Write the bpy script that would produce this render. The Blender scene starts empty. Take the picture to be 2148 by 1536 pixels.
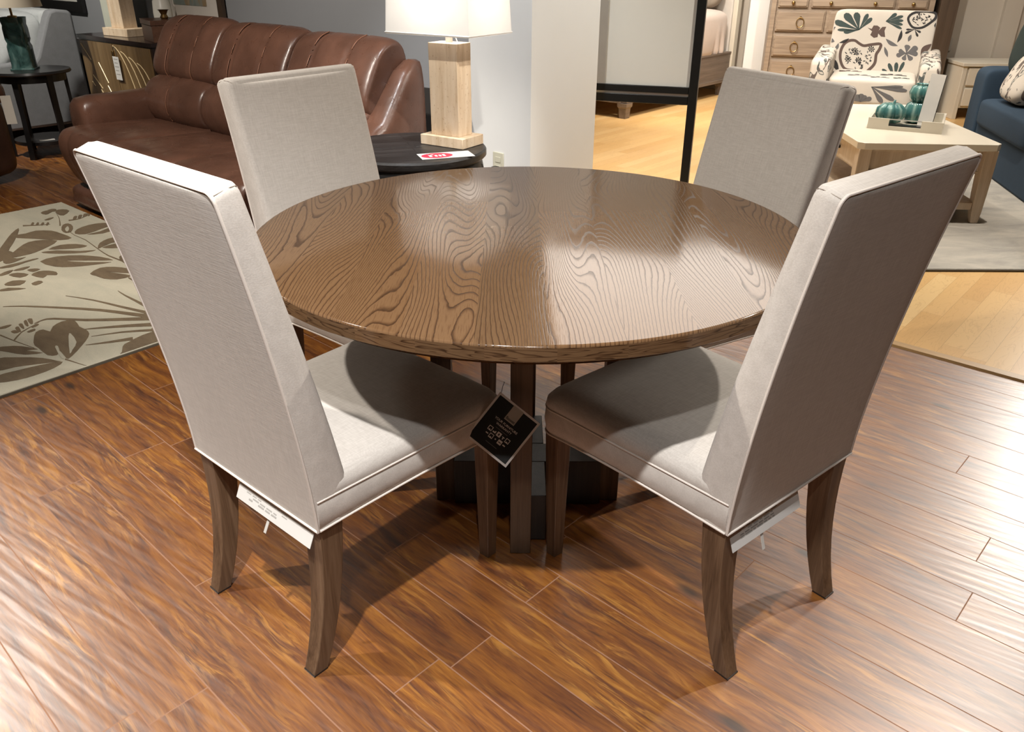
import bpy, bmesh, math, random
from mathutils import Vector, Matrix, Euler

random.seed(7)
SC = bpy.context.scene
COL = SC.collection

# ------------------------------------------------------------------ camera
PITCH, ROLL, CAMH, FPX = 0.47108865, 0.00353535, 1.32894560, 1680.686
cp, sp = math.cos(PITCH), math.sin(PITCH)
fw, rt, up = Vector((0, cp, -sp)), Vector((1, 0, 0)), Vector((0, sp, cp))
cr, sr = math.cos(ROLL), math.sin(ROLL)
r2, u2 = rt * cr + up * sr, up * cr - rt * sr
cam_d = bpy.data.cameras.new('camera')
cam_d.sensor_fit = 'HORIZONTAL'
cam_d.sensor_width = 36.0
cam_d.lens = FPX / 2148 * 36.0
cam_d.clip_start = 0.05
cam = bpy.data.objects.new('camera', cam_d)
COL.objects.link(cam)
cam.matrix_world = Matrix(((r2.x, u2.x, -fw.x, 0), (r2.y, u2.y, -fw.y, 0), (r2.z, u2.z, -fw.z, CAMH), (0, 0, 0, 1)))
SC.camera = cam

# ------------------------------------------------------------------ world, exposure, lamps
SC.view_settings.view_transform = 'Standard'
SC.view_settings.look = 'None'
SC.view_settings.gamma = 1.0
SC.view_settings.use_curve_mapping = False
SC.view_settings.exposure = 0.0
world = bpy.data.worlds.new('world')
SC.world = world
world.use_nodes = True
world.node_tree.nodes['Background'].inputs[0].default_value = (1.0, 0.93, 0.82, 1)
world.node_tree.nodes['Background'].inputs[1].default_value = 0.03


WARM, WHITE = (1.0, 0.925, 0.835), (1.0, 0.955, 0.87)


def spot(name, loc, target, power, angle=70, blend=0.6, radius=0.035, col=WARM):
    d = bpy.data.lights.new(name, 'SPOT')
    d.energy, d.spot_size, d.spot_blend, d.shadow_soft_size, d.color = power, math.radians(angle), blend, radius, col
    o = bpy.data.objects.new(name, d)
    COL.objects.link(o)
    o.location = loc
    o.rotation_euler = (Vector(target) - Vector(loc)).to_track_quat('-Z', 'Y').to_euler()
    return o


def ceiling_area(name, loc, sx, sy, power, col=(1.0, 0.9, 0.76)):
    d = bpy.data.lights.new(name, 'AREA')
    d.shape, d.size, d.size_y, d.energy, d.color = 'RECTANGLE', sx, sy, power, col
    o = bpy.data.objects.new(name, d)
    COL.objects.link(o)
    o.location = loc
    return o


# track spots over the dining table
spot('track_or_fill_spot', (-0.32, 0.22, 2.9), (-0.45, 1.20, 0.3), 430, 62, 0.9, 0.035, (1.0, 0.975, 0.96))
spot('track_or_fill_spot', (0.05, -0.45, 2.9), (0.0, 1.4, 0.5), 80, 66, 0.7, 0.035, (1.0, 0.975, 0.96))
spot('track_or_fill_spot', (-2.15, 1.50, 2.9), (-0.50, 1.70, 0.5), 270, 68, 0.7)
spot('track_or_fill_spot', (2.45, 2.75, 2.9), (0.05, 2.05, 0.65), 245, 74, 0.7)
# spots further back that glance off the floor
spot('track_or_fill_spot', (5.15, 5.9, 2.9), (1.95, 1.95, 0.0), 1450, 36, 0.9, 0.35, WHITE)
spot('track_or_fill_spot', (-3.7, 3.5, 2.9), (-1.45, 1.15, 0.0), 520, 38, 0.9, 0.30, WHITE)
# sofa corner, end table, bedroom corner
spot('track_or_fill_spot', (-2.2, 2.4, 2.9), (-1.7, 4.3, 0.6), 400, 70, 0.7)
spot('track_or_fill_spot', (-3.9, 4.9, 2.9), (-3.8, 6.6, 0.6), 330, 60, 0.7, 0.035, WHITE)
spot('track_or_fill_spot', (-0.6, 2.9, 2.9), (-0.15, 3.95, 0.7), 190, 60, 0.7, 0.035, (0.96, 0.98, 1.0))
spot('track_or_fill_spot', (0.55, 0.5, 2.9), (-0.24, 3.38, 0.78), 420, 17, 0.8, 0.035, WHITE)  # added spot, narrow beam to brighten the lamp column
spot('track_or_fill_spot', (1.7, 3.0, 2.9), (0.55, 4.3, 0.8), 235, 48, 0.8, 0.035, WHITE)  # added spot to brighten the white wall end and divider board
spot('track_or_fill_spot', (1.2, 4.6, 2.9), (1.3, 5.4, 0.0), 150, 80, 0.8)
spot('track_or_fill_spot', (2.3, 4.2, 2.9), (2.3, 4.9, 0.4), 200, 80, 0.7)
spot('track_or_fill_spot', (2.2, 5.4, 2.9), (2.8, 7.0, 0.6), 220, 80, 0.7)
spot('track_or_fill_spot', (1.3, 6.8, 2.9), (2.0, 8.8, 0.6), 360, 80, 0.7)
spot('track_or_fill_spot', (4.3, 6.6, 2.9), (4.5, 8.2, 0.8), 60, 80, 0.7)
ceiling_area('ceiling_panel_light', (1.50, 6.72, 2.98), 2.3, 3.3, 112, (1.0, 0.94, 0.86))

# ------------------------------------------------------------------ store grid: a runs along the partition wall, n points to it
A2, N2 = (0.755, -0.656), (0.656, 0.755)
GRID = math.atan2(A2[1], A2[0])


def an(a, n, z=0.0):
    return Vector((a * A2[0] + n * N2[0], a * A2[1] + n * N2[1], z))


# ------------------------------------------------------------------ mesh builder
class MB:
    def __init__(s):
        s.v, s.f, s.m, s.bw = [], [], [], {}

    def add(s, vs, fs, m=0):
        b = len(s.v)
        s.v += [tuple(x) for x in vs]
        s.f += [tuple(i + b for i in f) for f in fs]
        s.m += [m] * len(fs)
        return b

    def box(s, x0, x1, y0, y1, z0, z1, m=0):
        return s.add([(x0, y0, z0), (x1, y0, z0), (x1, y1, z0), (x0, y1, z0), (x0, y0, z1), (x1, y0, z1), (x1, y1, z1), (x0, y1, z1)],
                     [(0, 3, 2, 1), (4, 5, 6, 7), (0, 1, 5, 4), (1, 2, 6, 5), (2, 3, 7, 6), (3, 0, 4, 7)], m)

    def prism(s, pts, vec, m=0):
        n = len(pts)
        vec = Vector(vec)
        p2 = [Vector(p) + vec for p in pts]
        return s.add(list(pts) + p2, [tuple(range(n))[::-1], tuple(range(n, 2 * n))] + [(i, (i + 1) % n, n + (i + 1) % n, n + i) for i in range(n)], m)

    def loft(s, rings, m=0, cap0=True, cap1=True, closed=True):
        n = len(rings[0])
        vs = [p for r in rings for p in r]
        fs = []
        for k in range(len(rings) - 1):
            for i in range(n if closed else n - 1):
                j = (i + 1) % n
                fs.append((k * n + i, k * n + j, (k + 1) * n + j, (k + 1) * n + i))
        if cap0:
            fs.append(tuple(range(n))[::-1])
        if cap1:
            fs.append(tuple((len(rings) - 1) * n + i for i in range(n)))
        return s.add(vs, fs, m)

    def lathe(s, prof, seg=48, c=(0, 0, 0), m=0, caps=True, squash=None):
        rings = []
        for r, z in prof:
            ring = []
            for i in range(seg):
                t = 2 * math.pi * i / seg
                rr = r * (squash(t, z) if squash else 1)
                ring.append((c[0] + rr * math.cos(t), c[1] + rr * math.sin(t), c[2] + z))
            rings.append(ring)
        return s.loft(rings, m, caps, caps)

    def tube(s, pts, r, seg=8, closed=False, m=0, taper=None):
        pts = [Vector(p) for p in pts]
        n = len(pts)
        rings = []
        prev = None
        for i, p in enumerate(pts):
            if closed:
                d = pts[(i + 1) % n] - pts[i - 1]
            else:
                d = pts[min(i + 1, n - 1)] - pts[max(i - 1, 0)]
            if d.length < 1e-9:
                d = Vector((0, 0, 1))
            d.normalize()
            if prev is None:
                x = d.orthogonal().normalized()
            else:
                x = (prev - d * prev.dot(d))
                x = x.normalized() if x.length > 1e-6 else d.orthogonal().normalized()
            prev = x
            y = d.cross(x)
            rr = r * (taper(i / (n - 1)) if taper else 1)
            rings.append([p + x * (rr * math.cos(2 * math.pi * k / seg)) + y * (rr * math.sin(2 * math.pi * k / seg)) for k in range(seg)])
        if closed:
            rings.append(rings[0])
        return s.loft(rings, m, not closed, not closed)

    def pillow(s, c, size, e1=0.35, e2=0.35, nu=32, nv=20, m=0, rot=None, warp=None):
        """superellipsoid: a puffy box of the given full size"""
        def sg(x, e):
            return math.copysign(abs(x) ** e, x)
        vs, fs = [], []
        for j in range(nv + 1):
            v = -math.pi / 2 + math.pi * j / nv
            for i in range(nu):
                u = 2 * math.pi * i / nu
                p = Vector((sg(math.cos(v), e1) * sg(math.cos(u), e2) * size[0] / 2, sg(math.cos(v), e1) * sg(math.sin(u), e2) * size[1] / 2, sg(math.sin(v), e1) * size[2] / 2))
                if warp:
                    p = warp(p)
                if rot:
                    p = rot @ p
                vs.append(p + Vector(c))
        for j in range(nv):
            for i in range(nu):
                k = (i + 1) % nu
                fs.append((j * nu + i, j * nu + k, (j + 1) * nu + k, (j + 1) * nu + i))
        return s.add(vs, fs, m)

    def xform(s, M, start=0):
        for i in range(start, len(s.v)):
            s.v[i] = tuple(M @ Vector(s.v[i]))
        return s


def build(name, mb, mats, parent=None, loc=None, rot=None, smooth=40, bevel=0, seg=2, sub=0, wbevel=0):
    me = bpy.data.meshes.new(name)
    me.from_pydata(mb.v, [], mb.f)
    for mt in (mats if isinstance(mats, (list, tuple)) else [mats]):
        me.materials.append(mt)
    me.polygons.foreach_set('material_index', mb.m)
    if wbevel and mb.bw:
        at = me.attributes.new('bevel_weight_edge', 'FLOAT', 'EDGE')
        for e in me.edges:
            k = tuple(sorted(e.vertices))
            at.data[e.index].value = mb.bw.get(k, 0.0)
    me.validate()
    me.update()
    if smooth:
        me.shade_smooth()
        me.set_sharp_from_angle(angle=math.radians(smooth))
    o = bpy.data.objects.new(name, me)
    COL.objects.link(o)
    if parent:
        o.parent = parent
    if loc is not None:
        o.location = loc
    if rot is not None:
        o.rotation_euler = rot if isinstance(rot, (tuple, list)) else (0, 0, rot)
    if bevel:
        b = o.modifiers.new('bevel', 'BEVEL')
        b.width, b.segments, b.limit_method, b.angle_limit = bevel, seg, 'ANGLE', math.radians(35)
        b.harden_normals = False
    if wbevel:
        b = o.modifiers.new('bevel', 'BEVEL')
        b.width, b.segments, b.limit_method = wbevel, 4, 'WEIGHT'
    if sub:
        b = o.modifiers.new('sub', 'SUBSURF')
        b.levels = b.render_levels = sub
    return o


def thing(name, label, cat, loc=(0, 0, 0), rz=0.0, group=None):
    o = bpy.data.objects.new(name, None)
    COL.objects.link(o)
    o.empty_display_size = 0.1
    o.location = loc
    o.rotation_euler = (0, 0, rz)
    o['label'], o['category'] = label, cat
    if group:
        o['group'] = group
    return o


def tag(o, label, cat, group=None):
    o['label'], o['category'] = label, cat
    if group:
        o['group'] = group
    return o


def structure(name, mb, mats, **k):
    o = build(name, mb, mats, **k)
    o['kind'] = 'structure'
    return o


def copy_tree(o, parent=None):
    c = o.copy()
    COL.objects.link(c)
    if parent:
        c.parent = parent
    for ch in o.children:
        copy_tree(ch, c)
    return c


def text_mesh(name, body, size, mat, parent, M, bold=0.0, align='CENTER', extrude=0.0002, spacing=1.0):
    cu = bpy.data.curves.new(name, 'FONT')
    cu.body, cu.size, cu.align_x, cu.align_y = body, size, align, 'CENTER'
    cu.extrude, cu.offset, cu.space_character = extrude, bold, spacing
    t = bpy.data.objects.new(name + '_curve', cu)
    COL.objects.link(t)
    dg = bpy.context.evaluated_depsgraph_get()
    me = bpy.data.meshes.new_from_object(t.evaluated_get(dg))
    bpy.data.objects.remove(t)
    bpy.data.curves.remove(cu)
    me.name = name
    me.materials.clear()
    me.materials.append(mat)
    o = bpy.data.objects.new(name, me)
    COL.objects.link(o)
    o.parent = parent
    o.matrix_local = M
    return o


# ------------------------------------------------------------------ materials
class NT:
    def __init__(s, name, rough=0.5, metallic=0.0, ior=1.5):
        s.mat = bpy.data.materials.new(name)
        s.mat.use_nodes = True
        s.t = s.mat.node_tree
        s.b = s.t.nodes['Principled BSDF']
        s.b.inputs['Roughness'].default_value = rough
        s.b.inputs['Metallic'].default_value = metallic
        s.b.inputs['IOR'].default_value = ior
        s._co = None

    def n(s, typ, **k):
        nd = s.t.nodes.new('ShaderNode' + typ)
        for a, v in k.items():
            setattr(nd, a, v)
        return nd

    def put(s, sock, v):
        if hasattr(v, 'is_output') or isinstance(v, bpy.types.NodeSocket):
            s.t.links.new(v, sock)
        elif isinstance(v, (tuple, list)) and len(v) == 3 and sock.type == 'RGBA':
            sock.default_value = (*v, 1)
        else:
            sock.default_value = v

    @property
    def co(s):
        if s._co is None:
            s._co = s.n('TexCoord').outputs['Object']
        return s._co

    def mapping(s, vec, scale=(1, 1, 1), loc=(0, 0, 0), rot=(0, 0, 0)):
        m = s.n('Mapping')
        s.put(m.inputs['Vector'], vec)
        m.inputs['Scale'].default_value, m.inputs['Location'].default_value, m.inputs['Rotation'].default_value = scale, loc, rot
        return m.outputs[0]

    def noise(s, vec, scale=1.0, detail=2.0, rough=0.5, dist=0.0, out=0):
        m = s.n('TexNoise')
        s.put(m.inputs['Vector'], vec)
        for k, v in (('Scale', scale), ('Detail', detail), ('Roughness', rough), ('Distortion', dist)):
            s.put(m.inputs[k], v)
        return m.outputs[out]

    def vor(s, vec, scale=1.0, feature='F1', out=0, rnd=1.0):
        m = s.n('TexVoronoi', feature=feature)
        s.put(m.inputs['Vector'], vec)
        s.put(m.inputs['Scale'], scale)
        s.put(m.inputs['Randomness'], rnd)
        return m.outputs[out]

    def white(s, w):
        m = s.n('TexWhiteNoise', noise_dimensions='1D')
        s.put(m.inputs['W'], w)
        return m.outputs[0]

    def math(s, op, a, b=0.0, c=None):
        m = s.n('Math', operation=op)
        s.put(m.inputs[0], a)
        s.put(m.inputs[1], b)
        if c is not None:
            s.put(m.inputs[2], c)
        return m.outputs[0]

    def sep(s, v):
        m = s.n('SeparateXYZ')
        s.put(m.inputs[0], v)
        return m.outputs

    def comb(s, x, y, z=0.0):
        m = s.n('CombineXYZ')
        for i, v in enumerate((x, y, z)):
            s.put(m.inputs[i], v)
        return m.outputs[0]

    def mix(s, f, a, b, blend='MIX'):
        m = s.n('Mix', data_type='RGBA', blend_type=blend)
        s.put(m.inputs[0], f)
        s.put(m.inputs[6], a)
        s.put(m.inputs[7], b)
        return m.outputs[2]

    def ramp(s, f, stops, interp='LINEAR'):
        m = s.n('ValToRGB')
        e = m.color_ramp.elements
        m.color_ramp.interpolation = interp
        while len(e) < len(stops):
            e.new(0.5)
        for el, (p, c) in zip(e, stops):
            el.position = p
            el.color = (*c, 1) if len(c) == 3 else c
        s.put(m.inputs[0], f)
        return m.outputs[0]

    def rng(s, f, a, b, c, d, smooth=False):
        m = s.n('MapRange')
        if smooth:
            m.interpolation_type = 'SMOOTHSTEP'
        s.put(m.inputs[0], f)
        for i, v in enumerate((a, b, c, d)):
            s.put(m.inputs[i + 1], v)
        return m.outputs[0]

    def bump(s, h, strength=0.3, dist=0.002, normal=None):
        m = s.n('Bump')
        s.put(m.inputs['Height'], h)
        m.inputs['Strength'].default_value = strength
        m.inputs['Distance'].default_value = dist
        if normal is not None:
            s.put(m.inputs['Normal'], normal)
        s.t.links.new(m.outputs[0], s.b.inputs['Normal'])
        return m.outputs[0]

    def color(s, c):
        s.put(s.b.inputs['Base Color'], c)
        return s

    def rough(s, r):
        s.put(s.b.inputs['Roughness'], r)
        return s


def plain(name, c, rough=0.5, metallic=0.0, noise=0.06, scale=12.0, bump=0.0, bscale=300, ior=1.5):
    m = NT(name, rough, metallic, ior)
    f = m.noise(m.co, scale, 3)
    m.color(m.mix(f, tuple(x * (1 - noise) for x in c), tuple(min(1, x * (1 + noise)) for x in c)))
    if bump:
        m.bump(m.noise(m.co, bscale, 2), bump, 0.002)
    return m.mat


def fabric(name, c, amt=0.16, scale=1.0, bump=0.22, sheen=0.10, slub=1.0):
    m = NT(name, 0.9)
    a = m.noise(m.mapping(m.co, (420 * scale, 34 * scale, 34 * scale)), 1, 2)
    b = m.noise(m.mapping(m.co, (30 * scale, 300 * scale, 420 * scale)), 1, 2)
    f = m.math('MULTIPLY', m.math('ADD', a, b), 0.5)
    g = m.rng(f, 0.36, 0.64, 0, 1)
    big = m.noise(m.co, 6, 2)
    base = m.mix(big, tuple(x * 0.96 for x in c), tuple(min(1, x * 1.03) for x in c))
    m.color(m.mix(m.math('MULTIPLY', g, slub), m.mix(1.0, base, (1 - amt, 1 - amt * 1.05, 1 - amt * 1.1), 'MULTIPLY'), base))
    m.bump(f, bump, 0.0015)
    try:
        m.b.inputs['Sheen Weight'].default_value = sheen
    except KeyError:
        pass
    return m.mat


def wood(name, dark, mid, light, axis='Z', scale=1.0, rough=0.45, bump=0.25, rings=1.0):
    m = NT(name, rough)
    hi, lo = 42 * scale, 2.2 * scale
    sc = {'X': (lo, hi, hi), 'Y': (hi, lo, hi), 'Z': (hi, hi, lo)}[axis]
    f1 = m.noise(m.mapping(m.co, sc), 1, 4, 0.6, 0.4)
    sc2 = tuple(x * 7 if x > 10 else x * 3 for x in sc)
    f2 = m.noise(m.mapping(m.co, sc2), 1, 2)
    f = m.math('ADD', m.math('MULTIPLY', f1, 0.7), m.math('MULTIPLY', f2, 0.3))
    m.color(m.ramp(f, [(0.33, dark), (0.5, mid), (0.68, light)]))
    m.bump(f2, bump, 0.001)
    return m.mat


# dark hand-scraped floor
def floor_dark():
    m = NT('hand_scraped_floor', 0.3, ior=1.75)
    v = m.mapping(m.co, rot=(0, 0, math.radians(43)))
    x, y, _ = m.sep(v)            # x along the planks, y across them
    PW, PL = 0.1245, 1.25
    row = m.math('DIVIDE', m.math('SUBTRACT', y, 0.675 - 8 * PW), PW)
    ri = m.math('FLOOR', row)
    rf = m.math('SUBTRACT', row, ri)
    sh = m.math('MULTIPLY', m.white(ri), 7.3)
    cx = m.math('ADD', m.math('DIVIDE', x, PL), sh)
    ci = m.math('FLOOR', cx)
    cf = m.math('SUBTRACT', cx, ci)
    pid = m.math('ADD', m.math('MULTIPLY', ri, 17.13), m.math('MULTIPLY', ci, 5.71))
    rnd = m.white(pid)
    vx = m.math('ADD', x, m.math('MULTIPLY', rnd, 13.0))
    vy = m.math('ADD', y, m.math('MULTIPLY', rnd, 5.0))
    wob = m.noise(m.comb(m.math('MULTIPLY', vx, 3.0), m.math('MULTIPLY', vy, 9.0), rnd), 1, 2)
    wy = m.math('ADD', m.math('MULTIPLY', vy, 30.0), m.math('MULTIPLY', wob, 3.0))
    g1 = m.noise(m.comb(m.math('MULTIPLY', vx, 2.2), wy, rnd), 1, 6, 0.68, 0.35)
    g2 = m.noise(m.comb(m.math('MULTIPLY', vx, 14.0), m.math('MULTIPLY', vy, 190.0), rnd), 1, 3, 0.65)
    g3 = m.noise(m.comb(m.math('MULTIPLY', vx, 6.5), m.math('ADD', m.math('MULTIPLY', vy, 60.0), m.math('MULTIPLY', wob, 4.0)), 4.0), 1, 4, 0.7, 0.6)
    g4 = m.noise(m.comb(m.math('MULTIPLY', vx, 2.4), m.math('MULTIPLY', vy, 7.0), 9.0), 1, 2, 0.5)
    g = m.math('ADD', m.math('MULTIPLY', g1, 0.66), m.math('MULTIPLY', g2, 0.34))
    col = m.ramp(g, [(0.30, (0.022, 0.007, 0.0025)), (0.42, (0.108, 0.032, 0.006)), (0.53, (0.195, 0.068, 0.010)), (0.66, (0.305, 0.122, 0.017))])
    gold = m.math('MULTIPLY', m.rng(g3, 0.50, 0.66, 0, 0.85), m.rng(g4, 0.42, 0.62, 0.12, 1.0))
    col = m.mix(gold, col, (0.43, 0.205, 0.036))
    dk = m.math('MULTIPLY', m.rng(g3, 0.30, 0.42, 0.7, 0.0), m.rng(g4, 0.40, 0.60, 0.2, 1.0))
    col = m.mix(dk, col, (0.025, 0.008, 0.003))
    tint = m.ramp(rnd, [(0.0, (0.85, 0.78, 0.74)), (0.35, (0.98, 0.92, 0.88)), (0.7, (1.08, 1.05, 1.0)), (1.0, (0.92, 0.86, 0.80))])
    col = m.mix(1.0, col, tint, 'MULTIPLY')
    kn = m.vor(m.comb(m.math('MULTIPLY', vx, 2.2), m.math('MULTIPLY', vy, 6.0), 0.0), 1.0)
    col = m.mix(m.rng(kn, 0.045, 0.11, 0.85, 0), col, (0.018, 0.007, 0.003))
    ed = m.math('MINIMUM', rf, m.math('SUBTRACT', 1.0, rf))
    ed = m.math('MULTIPLY', ed, PW)
    ec = m.math('MULTIPLY', m.math('MINIMUM', cf, m.math('SUBTRACT', 1.0, cf)), PL)
    e = m.math('MINIMUM', ed, ec)
    seam = m.rng(e, 0.0009, 0.0019, 1, 0)
    col = m.mix(m.math('MULTIPLY', seam, 0.92), col, (0.30, 0.165, 0.105))
    m.color(col)
    rv = m.mapping(m.co, rot=(0, 0, math.radians(33)))
    rx, ry, _ = m.sep(rv)
    rip = m.noise(m.comb(m.math('ADD', m.math('MULTIPLY', rx, 5.0), m.math('MULTIPLY', rnd, 9.0)), m.math('MULTIPLY', ry, 52.0), rnd), 1, 0.6, 0.4, 0.2)
    rip2 = m.noise(m.comb(m.math('MULTIPLY', vx, 5.0), m.math('MULTIPLY', vy, 20.0), rnd), 1, 1.0)
    h = m.math('ADD', m.math('ADD', rip, m.math('MULTIPLY', rip2, 0.35)), m.math('MULTIPLY', g2, 0.05))
    m.bump(h, 0.6, 0.0021)
    m.rough(m.math('MAXIMUM', m.rng(g1, 0.3, 0.7, 0.41, 0.36), m.math('MULTIPLY', seam, 0.9)))
    try:
        m.put(m.b.inputs['Specular IOR Level'], m.rng(seam, 0, 1, 0.72, 0.1))
    except KeyError:
        pass
    return m.mat


def floor_light():
    m = NT('maple_strip_floor', 0.32)
    v = m.mapping(m.co, rot=(0, 0, math.radians(-49)))
    x, y, _ = m.sep(v)
    PW, PL = 0.083, 0.75
    row = m.math('DIVIDE', y, PW)
    ri = m.math('FLOOR', row)
    rf = m.math('SUBTRACT', row, ri)
    cx = m.math('ADD', m.math('DIVIDE', x, PL), m.math('MULTIPLY', m.white(ri), 5.1))
    ci = m.math('FLOOR', cx)
    cf = m.math('SUBTRACT', cx, ci)
    rnd = m.white(m.math('ADD', m.math('MULTIPLY', ri, 13.7), m.math('MULTIPLY', ci, 3.3)))
    vx = m.math('ADD', x, m.math('MULTIPLY', rnd, 9.0))
    wv = m.noise(m.comb(m.math('MULTIPLY', vx, 4.0), m.math('MULTIPLY', y, 18.0), rnd), 1, 3, 0.5, 1.2)
    ln = m.math('ABSOLUTE', m.math('SUBTRACT', m.math('FRACT', m.math('MULTIPLY', wv, 7.0)), 0.5))
    base = m.ramp(rnd, [(0.0, (0.62, 0.36, 0.13)), (0.4, (0.72, 0.46, 0.19)), (0.75, (0.66, 0.40, 0.16)), (1.0, (0.78, 0.54, 0.25))])
    col = m.mix(m.rng(ln, 0.0, 0.13, 0.28, 0), base, (0.42, 0.22, 0.075))
    e = m.math('MINIMUM', m.math('MULTIPLY', m.math('MINIMUM', rf, m.math('SUBTRACT', 1.0, rf)), PW), m.math('MULTIPLY', m.math('MINIMUM', cf, m.math('SUBTRACT', 1.0, cf)), PL))
    col = m.mix(m.rng(e, 0.0004, 0.0014, 0.45, 0), col, (0.30, 0.15, 0.05))
    m.color(col)
    return m.mat


def oak_top(edge=False):
    m = NT('oak_table_edge' if edge else 'oak_tabletop', 0.36, ior=1.5)
    if edge:
        x, y, z = m.sep(m.co)
        ang = m.math('ARCTAN2', y, x)
        gx, gy = m.math('MULTIPLY', z, 1.0), m.math('MULTIPLY', ang, 0.64)
        pl = m.math('FLOOR', m.math('DIVIDE', ang, 0.19))
        rnd = m.white(pl)
        n = m.noise(m.comb(m.math('ADD', m.math('MULTIPLY', gx, 60.0), m.math('MULTIPLY', rnd, 30.0)), m.math('ADD', m.math('MULTIPLY', gy, 5.0), rnd), rnd), 1, 2, 0.5, 0.3)
        ph = m.math('MULTIPLY', n, 9.0)
        pore = m.noise(m.comb(m.math('MULTIPLY', gx, 700.0), m.math('MULTIPLY', gy, 26.0), 0.0), 1, 2)
    else:
        x, y, z = m.sep(m.co)
        PW = 0.128
        row = m.math('DIVIDE', m.math('ADD', x, -0.022), PW)
        pl = m.math('FLOOR', row)
        rnd = m.white(m.math('ADD', pl, 3.3))
        gx, gy = x, y
        n = m.noise(m.comb(m.math('ADD', m.math('MULTIPLY', gx, 6.0), m.math('MULTIPLY', rnd, 31.0)), m.math('ADD', m.math('MULTIPLY', gy, 1.15), m.math('MULTIPLY', rnd, 17.0)), rnd), 1, 1.2, 0.35, 0.25)
        wig = m.noise(m.comb(m.math('MULTIPLY', gx, 50.0), m.math('MULTIPLY', gy, 28.0), rnd), 1, 2)
        ph = m.math('ADD', m.math('ADD', m.math('MULTIPLY', n, 33.0), m.math('MULTIPLY', gx, 95.0)), m.math('MULTIPLY', wig, 0.36))
        pore = m.noise(m.comb(m.math('MULTIPLY', gx, 520.0), m.math('MULTIPLY', gy, 22.0), 0.0), 1, 2)
    fr = m.math('FRACT', ph)
    line = m.math('MINIMUM', m.rng(fr, 0.0, 0.07, 1.0, 0.0), 1.0)
    line = m.math('MAXIMUM', line, m.rng(fr, 0.70, 1.0, 0.0, 1.0))
    line = m.math('SUBTRACT', 1.0, line)        # thin dark growth rings on an even brown ground
    col = m.ramp(line, [(0.0, (0.036, 0.019, 0.010)), (0.35, (0.070, 0.039, 0.020)), (0.65, (0.108, 0.063, 0.033)), (1.0, (0.130, 0.078, 0.041))])
    col = m.mix(m.rng(pore, 0.52, 0.68, 0, 0.5), col, (0.070, 0.036, 0.018))
    tint = m.ramp(rnd, [(0.0, (0.82, 0.80, 0.78)), (0.5, (1.05, 1.0, 0.96)), (1.0, (0.95, 0.88, 0.80))])
    col = m.mix(1.0, col, tint, 'MULTIPLY')
    m.color(col)
    hh = m.math('SUBTRACT', line, m.math('MULTIPLY', m.rng(pore, 0.5, 0.66, 0, 1), 0.5))
    m.bump(hh, 0.10, 0.0003)
    m.rough(m.rng(line, 0, 1, 0.22, 0.085))
    m.b.inputs['Specular IOR Level'].default_value = 0.22
    return m.mat


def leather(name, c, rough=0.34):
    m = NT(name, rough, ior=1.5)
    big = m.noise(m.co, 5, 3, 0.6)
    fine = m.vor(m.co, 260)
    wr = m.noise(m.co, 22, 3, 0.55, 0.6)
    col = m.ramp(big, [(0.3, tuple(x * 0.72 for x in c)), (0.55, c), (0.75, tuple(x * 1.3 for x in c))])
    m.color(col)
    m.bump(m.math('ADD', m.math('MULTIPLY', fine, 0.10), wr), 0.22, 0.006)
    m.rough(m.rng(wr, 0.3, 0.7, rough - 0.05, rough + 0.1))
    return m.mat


def rug_plain(name, c1, c2, scale=3.0):
    m = NT(name, 0.95)
    f = m.noise(m.mapping(m.co, (1, 2.6, 1)), scale, 5, 0.65, 0.5)
    p = m.noise(m.co, 260, 2)
    m.color(m.mix(m.rng(p, 0.3, 0.7, 0.0, 0.22), m.ramp(f, [(0.32, c2), (0.6, c1)]), tuple(x * 0.6 for x in c1)))
    m.bump(p, 0.5, 0.004)
    return m.mat


def travertine():
    m = NT('travertine', 0.55)
    f = m.noise(m.mapping(m.co, (30, 30, 4)), 1, 4, 0.6, 0.5)
    pit = m.noise(m.mapping(m.co, (90, 90, 60)), 1, 3, 0.7)
    col = m.ramp(f, [(0.35, (0.58, 0.43, 0.28)), (0.55, (0.70, 0.55, 0.39)), (0.75, (0.76, 0.63, 0.48))])
    col = m.mix(m.rng(pit, 0.60, 0.70, 0, 0.6), col, (0.36, 0.20, 0.10))
    m.color(col)
    return m.mat


def printed(name):
    """cream upholstery printed with grey, green and brown leaf shapes"""
    m = NT(name, 0.9)
    v = m.mapping(m.co, (9, 9, 9))
    a = m.noise(v, 1, 1.0, 0.4, 1.6)
    b = m.noise(m.mapping(m.co, (14, 6, 6), (3, 7, 1)), 1, 1, 0.4, 2.0)
    col = m.mix(m.rng(a, 0.555, 0.575, 0, 1), (0.60, 0.54, 0.46), (0.075, 0.085, 0.08))
    col = m.mix(m.rng(a, 0.62, 0.635, 0, 1), col, (0.50, 0.46, 0.40))
    col = m.mix(m.rng(b, 0.60, 0.615, 0, 1), col, (0.13, 0.10, 0.085))
    m.color(col)
    m.bump(m.noise(m.co, 300, 2), 0.3, 0.001)
    return m.mat


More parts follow.
